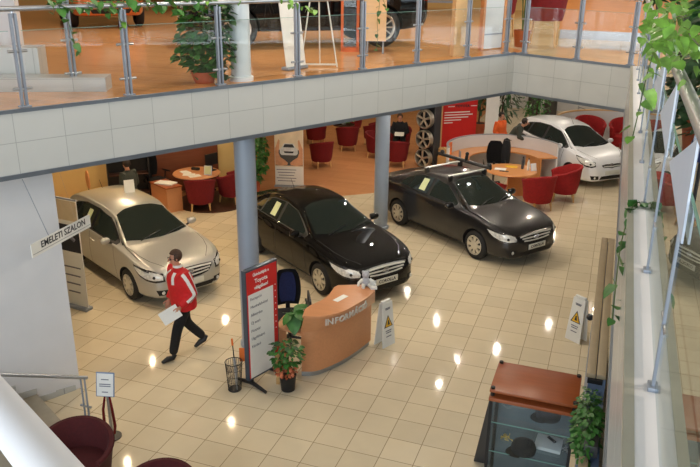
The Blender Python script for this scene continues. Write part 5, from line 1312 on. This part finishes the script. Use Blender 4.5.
t = thing('potted_plant', 'small bright green plant on the lounge table', 'plant', (-6.1, 15.6, .61)); pot(t, (0, 0, 0), .07, .10, .12, 'potw'); bush(t, (0, 0, .20), (.36, .36, .10), 90, .13, 'leafl', 75)

# ------------------------------------------------------------------ people
def skinmesh(name, chain, m, parent, lv=2):
    """chain: dict name->(pos, radius or (rx,ry)); edges list"""
    V, E_ = chain; idx = {k: i for i, k in enumerate(V)}
    me = bpy.data.meshes.new(name); me.from_pydata([tuple(v[0]) for v in V.values()], [(idx[a], idx[b]) for a, b in E_], [])
    o = bpy.data.objects.new(name, me); C.objects.link(o)
    sm = o.modifiers.new('s', 'SKIN'); sm.use_smooth_shade = True; sm.branch_smoothing = .3
    for i, v in enumerate(V.values()):
        r_ = v[1] if isinstance(v[1], (tuple, list)) else (v[1], v[1]); me.skin_vertices[0].data[i].radius = r_
    me.skin_vertices[0].data[0].use_root = True
    sb = o.modifiers.new('u', 'SUBSURF'); sb.levels = lv; sb.render_levels = lv
    bpy.context.view_layer.update(); bake(o); o.data.materials.clear(); o.data.materials.append(MT[m] if isinstance(m, str) else m)
    for p in o.data.polygons: p.use_smooth = True
    if parent: o.parent = parent
    return o
def hand(mb, w, d, side, s=1.0, curl=.5, palm_n=None):
    """palm and five bent fingers; w = wrist, d = direction of the hand, side = direction of the thumb"""
    d = d.normalized(); side = (side - d * side.dot(d)).normalized(); nrm_ = d.cross(side)
    c = w + d * .045 * s
    M_ = Matrix((d, side, nrm_)).transposed().to_4x4()
    mb.ball(c, .001, n=6) if False else None
    g = bmesh.ops.create_uvsphere(mb.bm, u_segments=12, v_segments=8, radius=1, matrix=Matrix.Translation(c) @ M_ @ Matrix.Diagonal((.055 * s, .042 * s, .017 * s, 1)))
    for k, (o_, L_) in enumerate(((.030, .070), (.011, .080), (-.010, .074), (-.030, .058))):
        b = w + d * .085 * s + side * o_ * s; L_ *= s
        q = [b - d * .02 * s, b, b + d * L_ * .45 + nrm_ * L_ * .18 * curl, b + d * L_ * .72 + nrm_ * L_ * .48 * curl, b + d * L_ * .80 + nrm_ * L_ * .85 * curl]
        mb.tube(q, [.009 * s, .009 * s, .0085 * s, .0075 * s, .005 * s], 7)
    b = w + d * .025 * s + side * .030 * s
    mb.tube([b, b + side * .025 * s + d * .02 * s, b + side * .038 * s + d * .045 * s + nrm_ * .008, b + side * .036 * s + d * .068 * s + nrm_ * .016], [.012 * s, .011 * s, .0095 * s, .006 * s], 7)
def person(label, loc, rz, J, top='jred', bottom='trousers', hairm='hairbr', stripes=False, coatlen=.10, glasses=False, s=1.0, group=None, bulk=1.0):
    t = thing('person', label, 'person', loc, rz, group); t.scale = (s,) * 3
    V = {k: Vector(v) for k, v in J.items() if k != 'reach'}
    hd = V['head']; face_d = Vector(J.get('face', (1, 0, 0))).normalized(); 
    ch = ({'pel': (V['pel'], (.12, .09)), 'chest': (V['chest'], (.13, .09)), 'neck0': (V['neck'] , .062), 'neck': (V['neck'].lerp(hd, .35), .052), 'jaw': (hd - Vector((0, 0, .055)) + face_d * .012, (.062, .068)), 'skull': (hd + Vector((0, 0, .03)), (.078, .088)), 'crown': (hd + Vector((0, 0, .095)), (.05, .058)),
            'shL': (V['shL'], .045), 'elL': (V['elL'], .034), 'wrL': (V['wrL'], .026), 'shR': (V['shR'], .045), 'elR': (V['elR'], .034), 'wrR': (V['wrR'], .026),
            'hpL': (V['hpL'], .07), 'knL': (V['knL'], .05), 'anL': (V['anL'], .036), 'hpR': (V['hpR'], .07), 'knR': (V['knR'], .05), 'anR': (V['anR'], .036)},
          [('pel', 'chest'), ('chest', 'neck0'), ('neck0', 'neck'), ('neck', 'jaw'), ('jaw', 'skull'), ('skull', 'crown'), ('chest', 'shL'), ('shL', 'elL'), ('elL', 'wrL'), ('chest', 'shR'), ('shR', 'elR'), ('elR', 'wrR'), ('pel', 'hpL'), ('hpL', 'knL'), ('knL', 'anL'), ('pel', 'hpR'), ('hpR', 'knR'), ('knR', 'anR')])
    body = skinmesh('body', ch, 'skin', t)
    mb = MB(); mb.bm.from_mesh(body.data)
    for sd in 'LR':
        sg_ = 1 if sd == 'L' else -1; dr = (V['wr' + sd] - V['el' + sd]).normalized() * .6 + Vector((0, 0, -.5)) * (0 if J.get('reach') else 1)
        hand(mb, V['wr' + sd], dr, Vector((1, 0, .1)) if abs(dr.x) < .6 else Vector((0, -sg_, .2)), 1.0, .6 * sg_)
    # nose, ears, lips
    sidev = Vector((-face_d.y, face_d.x, 0)).normalized(); fz = hd + face_d * .086
    mb.tube([fz + Vector((0, 0, .035)), fz + face_d * .012 + Vector((0, 0, .012)), fz + face_d * .022 + Vector((0, 0, -.008)), fz + Vector((0, 0, -.016))], [.008, .011, .014, .008], 7)
    for k in (-1, 1):
        mb.ball(hd + sidev * k * .079 + Vector((0, 0, .01)), .026, (.5, .35, 1), 8)
    mb.ball(fz - face_d * .012 + Vector((0, 0, -.042)), .02, (.5, 1.1, .4), 8)
    mb.bm.to_mesh(body.data); mb.bm.free()
    for p in body.data.polygons: p.use_smooth = True
    for k in (-1, 1):
        m = MB(); m.ball(hd + face_d * .076 + sidev * k * .03 + Vector((0, 0, .022)), .011, n=8); m.build('eye', 'ink', body)
    # jacket: lofted torso and sleeves merged into one cloth surface
    up = (V['chest'] - V['pel']).normalized(); jm = MB(); Y_ = Vector((0, 1, 0))
    def loft(rings):
        rows = []
        for c_, rx, ry, ax_ in rings:
            f_ = Y_.cross(ax_).normalized(); rows.append([c_ + f_ * rx * math.cos(2 * PI * k / 28) + Y_ * ry * math.sin(2 * PI * k / 28) for k in range(28)])
        W__ = jm.grid(rows, True, close=True); jm.bm.faces.new(W__[0][::-1]); jm.bm.faces.new(W__[-1])
    hem = V['pel'] - up * coatlen if not J.get('reach') else V['pel']; nk = V['neck'] - V['chest']
    loft([(hem, .150 * bulk, .205 * bulk, up), (V['pel'], .155 * bulk, .205 * bulk, up), (V['pel'].lerp(V['chest'], .45), .155 * bulk, .195 * bulk, up), (V['chest'], .155 * bulk, .215 * bulk, up),
          (V['chest'] + nk * .48, .125 * bulk, .20 * bulk, up), (V['chest'] + nk * .75, .095, .125, nk.normalized()), (V['neck'] - nk * .02, .072, .078, nk.normalized())])
    for sd in 'LR':
        sh, el, wr = V['sh' + sd], V['el' + sd], V['wr' + sd]; inn = sh.lerp(V['chest'], .45)
        jm.tube([inn, sh, sh.lerp(el, .5), el, el.lerp(wr, .5), wr.lerp(el, .05)], [.07, .088 * bulk, .080 * bulk, .070 * bulk, .062 * bulk, .050 * bulk], 14)
    jk = jm.build('jacket', top, t); md = jk.modifiers.new('r', 'REMESH'); md.mode = 'VOXEL'; md.voxel_size = .016; md.use_smooth_shade = True
    m2_ = jk.modifiers.new('sm', 'SMOOTH'); m2_.iterations = 4; bpy.context.view_layer.update(); bake(jk)
    if not jk.data.materials: jk.data.materials.append(MT[top])
    bc = ({'pel': (V['pel'], (.15, .125)), 'hpL': (V['hpL'], .115), 'knL': (V['knL'], .086), 'anL': (V['anL'], .074), 'hpR': (V['hpR'], .115), 'knR': (V['knR'], .086), 'anR': (V['anR'], .074)}, [('pel', 'hpL'), ('hpL', 'knL'), ('knL', 'anL'), ('pel', 'hpR'), ('hpR', 'knR'), ('knR', 'anR')])
    skinmesh('trousers', bc, bottom, t)
    for sd in 'LR':
        a, to = V['an' + sd], V['to' + sd]; m = MB(); d_ = (to - a); 
        m.tube([a + Vector((0, 0, -.01)) - d_ * .25, a + Vector((0, 0, -.045)), a + d_ * .55 + Vector((0, 0, -.02)) * .2, to], [.035, .044, .045, .030], 10); m.ball(to, .034, (1.1, 1, .75), 10); m.build('shoe', 'black', t)
    # hair cap
    m = MB(); m.ball(hd + Vector((0, 0, .045)) - face_d * .018, .102, (1, .92, 1.0), 20)
    bmesh.ops.delete(m.bm, geom=[v_ for v_ in m.bm.verts if (v_.co - hd).dot(face_d) > .045 and v_.co.z < hd.z + .075 or v_.co.z < hd.z - .055], context='VERTS')
    bmesh.ops.solidify(m.bm, geom=list(m.bm.faces), thickness=.012)
    for v_ in m.bm.verts: v_.co += Vector((random.uniform(-1, 1), random.uniform(-1, 1), random.uniform(-1, 1))) * .003
    m.build('hair', hairm, t)
    if glasses:
        m = MB()
        for k in (-1, 1):
            c_ = hd + face_d * .094 + sidev * k * .032 + Vector((0, 0, .022))
            m.tube([c_ + sidev * .024 * math.cos(a) + Vector((0, 0, .018)) * math.sin(a) for a in [2 * PI * q / 12 for q in range(13)]], .003, 4, False); m.tube([c_ + sidev * k * .024, hd + sidev * k * .082 + Vector((0, 0, .022))], .003, 4)
        m.build('glasses', 'ink', t)
    if stripes:
        jb = BVHTree.FromObject(jk, bpy.context.evaluated_depsgraph_get())
        def ribbon(pts, w, away):
            rows = [[], [], []]
            P2 = [Vector(q) for q in catmull([tuple(p) for p in pts], 8)]
            for i, p in enumerate(P2):
                tt = (P2[min(i + 1, len(P2) - 1)] - P2[max(i - 1, 0)]).normalized()
                for j, q in enumerate((-1, 0, 1)):
                    h, n, ii, dd_ = jb.find_nearest(p + away * .05); sdv = tt.cross(n).normalized()
                    h2, n2, _, _ = jb.find_nearest(h + sdv * q * w); rows[j].append(h2 + n2 * .006)
            g = MB(); g.grid(rows); g.build('white_stripe', 'jwhite', jk, recalc=False)
        for sd, sg_ in (('L', 1), ('R', -1)):
            aw = Vector((0, sg_, 0)); sh, el, wr = V['sh' + sd], V['el' + sd], V['wr' + sd]; o_ = Vector((0, sg_ * .08, 0))
            ribbon([sh + Vector((.06, sg_ * .02, .07)), sh + o_ + Vector((.02, 0, 0)), sh.lerp(el, .5) + o_, el + o_ * .8, el.lerp(wr, .55) + o_ * .6], .026, aw)
            ribbon([sh + Vector((-.05, sg_ * .03, .07)), sh + o_ * .6 + Vector((-.07, 0, -.02)), sh.lerp(el, .55) + Vector((-.07, sg_ * .05, 0)), el + Vector((-.055, sg_ * .03, 0)), el.lerp(wr, .5) + Vector((-.02, sg_ * .03, -.03))], .015, aw * .5 + Vector((-.5, 0, 0)))
            ribbon([V['neck'] + Vector((.06, sg_ * .06, -.04)), V['chest'] + Vector((.13, sg_ * .09, .10)), V['chest'] + Vector((.14, sg_ * .12, -.02))], .03, Vector((.7, sg_ * .5, 0)))
        m = MB(); m.lathe([(.075, 0), (.068, .035), (.06, .037)], tuple(V['neck'] + Vector((0, 0, .005))), 20); m.build('collar', 'jwhite', jk)
    return t
hdg = math.atan2(-.56, -.42); px_, py_ = -3.235, .55
def loc2(wx, wy): 
    d_ = Vector((wx - px_, wy - py_)); c_, s_ = math.cos(-hdg), math.sin(-hdg); return (d_.x * c_ - d_.y * s_, d_.x * s_ + d_.y * c_)
walk = dict(pel=(.0, 0, .97), chest=(.03, 0, 1.32), neck=(.05, 0, 1.52), head=(.085, 0, 1.665), face=(1, 0, -.12), shL=(.03, .18, 1.43), elL=(-.06, .24, 1.14), wrL=(.15, .24, .96), shR=(.05, -.18, 1.43), elR=(.0, -.24, 1.13), wrR=(.16, -.20, .92),
    hpL=(.0, .095, .90), knL=(.17, .10, .52), anL=(.27, .10, .10), toL=(.43, .11, .035), hpR=(.0, -.095, .90), knR=(-.06, -.10, .50), anR=(-.34, -.10, .16), toR=(-.20, -.11, .035))
pr_ = person('person in a red and white jacket and black trousers walking past the silver hatchback', (px_, py_, 0), hdg, walk, 'jred', 'trousers', 'hairbr', True, .12, True, bulk=1.26)
m = MB(); m.box((0, 0, 0), (.30, .004, .215), ry=R(28)); o = m.build('paper_sheet', 'paper'); M_ = Matrix.Translation((px_, py_, 0)) @ Matrix.Rotation(hdg, 4, 'Z'); o.location = M_ @ Vector((.30, .22, .86)); o.rotation_euler = (R(10), 0, hdg - .35); tag(o, 'white papers held in the hand of the walking person in red', 'paper')
sit = dict(reach=1, pel=(0, 0, .50), chest=(.04, 0, .86), neck=(.09, 0, 1.06), head=(.16, 0, 1.18), face=(1, 0, -.45), shL=(.05, .18, .97), elL=(.12, .25, .72), wrL=(.33, .14, .68), shR=(.05, -.18, .97), elR=(.12, -.25, .72), wrR=(.33, -.14, .68),
    hpL=(.05, .1, .50), knL=(.45, .13, .50), anL=(.44, .13, .10), toL=(.6, .14, .035), hpR=(.05, -.1, .50), knR=(.45, -.13, .50), anR=(.42, -.13, .10), toR=(.58, -.14, .035))
rz_ = face(-3.85, 14.85, -3.5, 13.5)
person('person in black reading a paper in the dark red tub chair facing the viewer', (-3.84, 14.80, 0), rz_, sit, 'blackfab', 'trousers', 'hairbr')
m = MB(); m.box((0, 0, 0), (.21, .30, .004), ry=R(25)); o = m.build('paper_sheet', 'paper'); o.location = Matrix.Translation((-3.84, 14.80, 0)) @ Matrix.Rotation(rz_, 4, 'Z') @ Vector((.46, 0, .71)); o.rotation_euler = (0, 0, rz_); tag(o, 'white paper in the lap of the reading person', 'paper')
stand = dict(pel=(.0, 0, .95), chest=(.02, 0, 1.30), neck=(.03, 0, 1.50), head=(.05, 0, 1.62), face=(1, 0, -.2), shL=(.02, .18, 1.42), elL=(.0, .24, 1.14), wrL=(.14, .2, .95), shR=(.02, -.18, 1.42), elR=(.0, -.24, 1.14), wrR=(.14, -.2, .95),
    hpL=(0, .095, .9), knL=(.02, .10, .5), anL=(0, .10, .10), toL=(.15, .11, .035), hpR=(0, -.095, .9), knR=(.02, -.10, .5), anR=(0, -.10, .10), toR=(.15, -.11, .035))
stoop = dict(stand); stoop.update(chest=(.16, 0, 1.22), neck=(.28, 0, 1.36), head=(.36, 0, 1.46), shL=(.20, .19, 1.33), elL=(.22, .26, 1.06), wrL=(.42, .18, .98), shR=(.20, -.19, 1.33), elR=(.22, -.26, 1.06), wrR=(.42, -.18, .98))
person('dark-haired person in a dark grey jacket behind the silver hatchback', (-7.6, 5.32, 0), R(170), stand, 'greyfab', 'trousers', 'hair', s=.93)
person('person in a dark grey-green jacket bending beside the small silver car', (-.08, 14.0, 0), R(5), stoop, 'greyfab', 'trousers', 'hair', coatlen=.06)
person('person in an orange top next to the one in dark grey-green behind the reception', (-.52, 14.35, 0), R(-30), stand, 'orangefab', 'trousers', 'hair', s=.95)
for o in (ch, chd, chb): pass
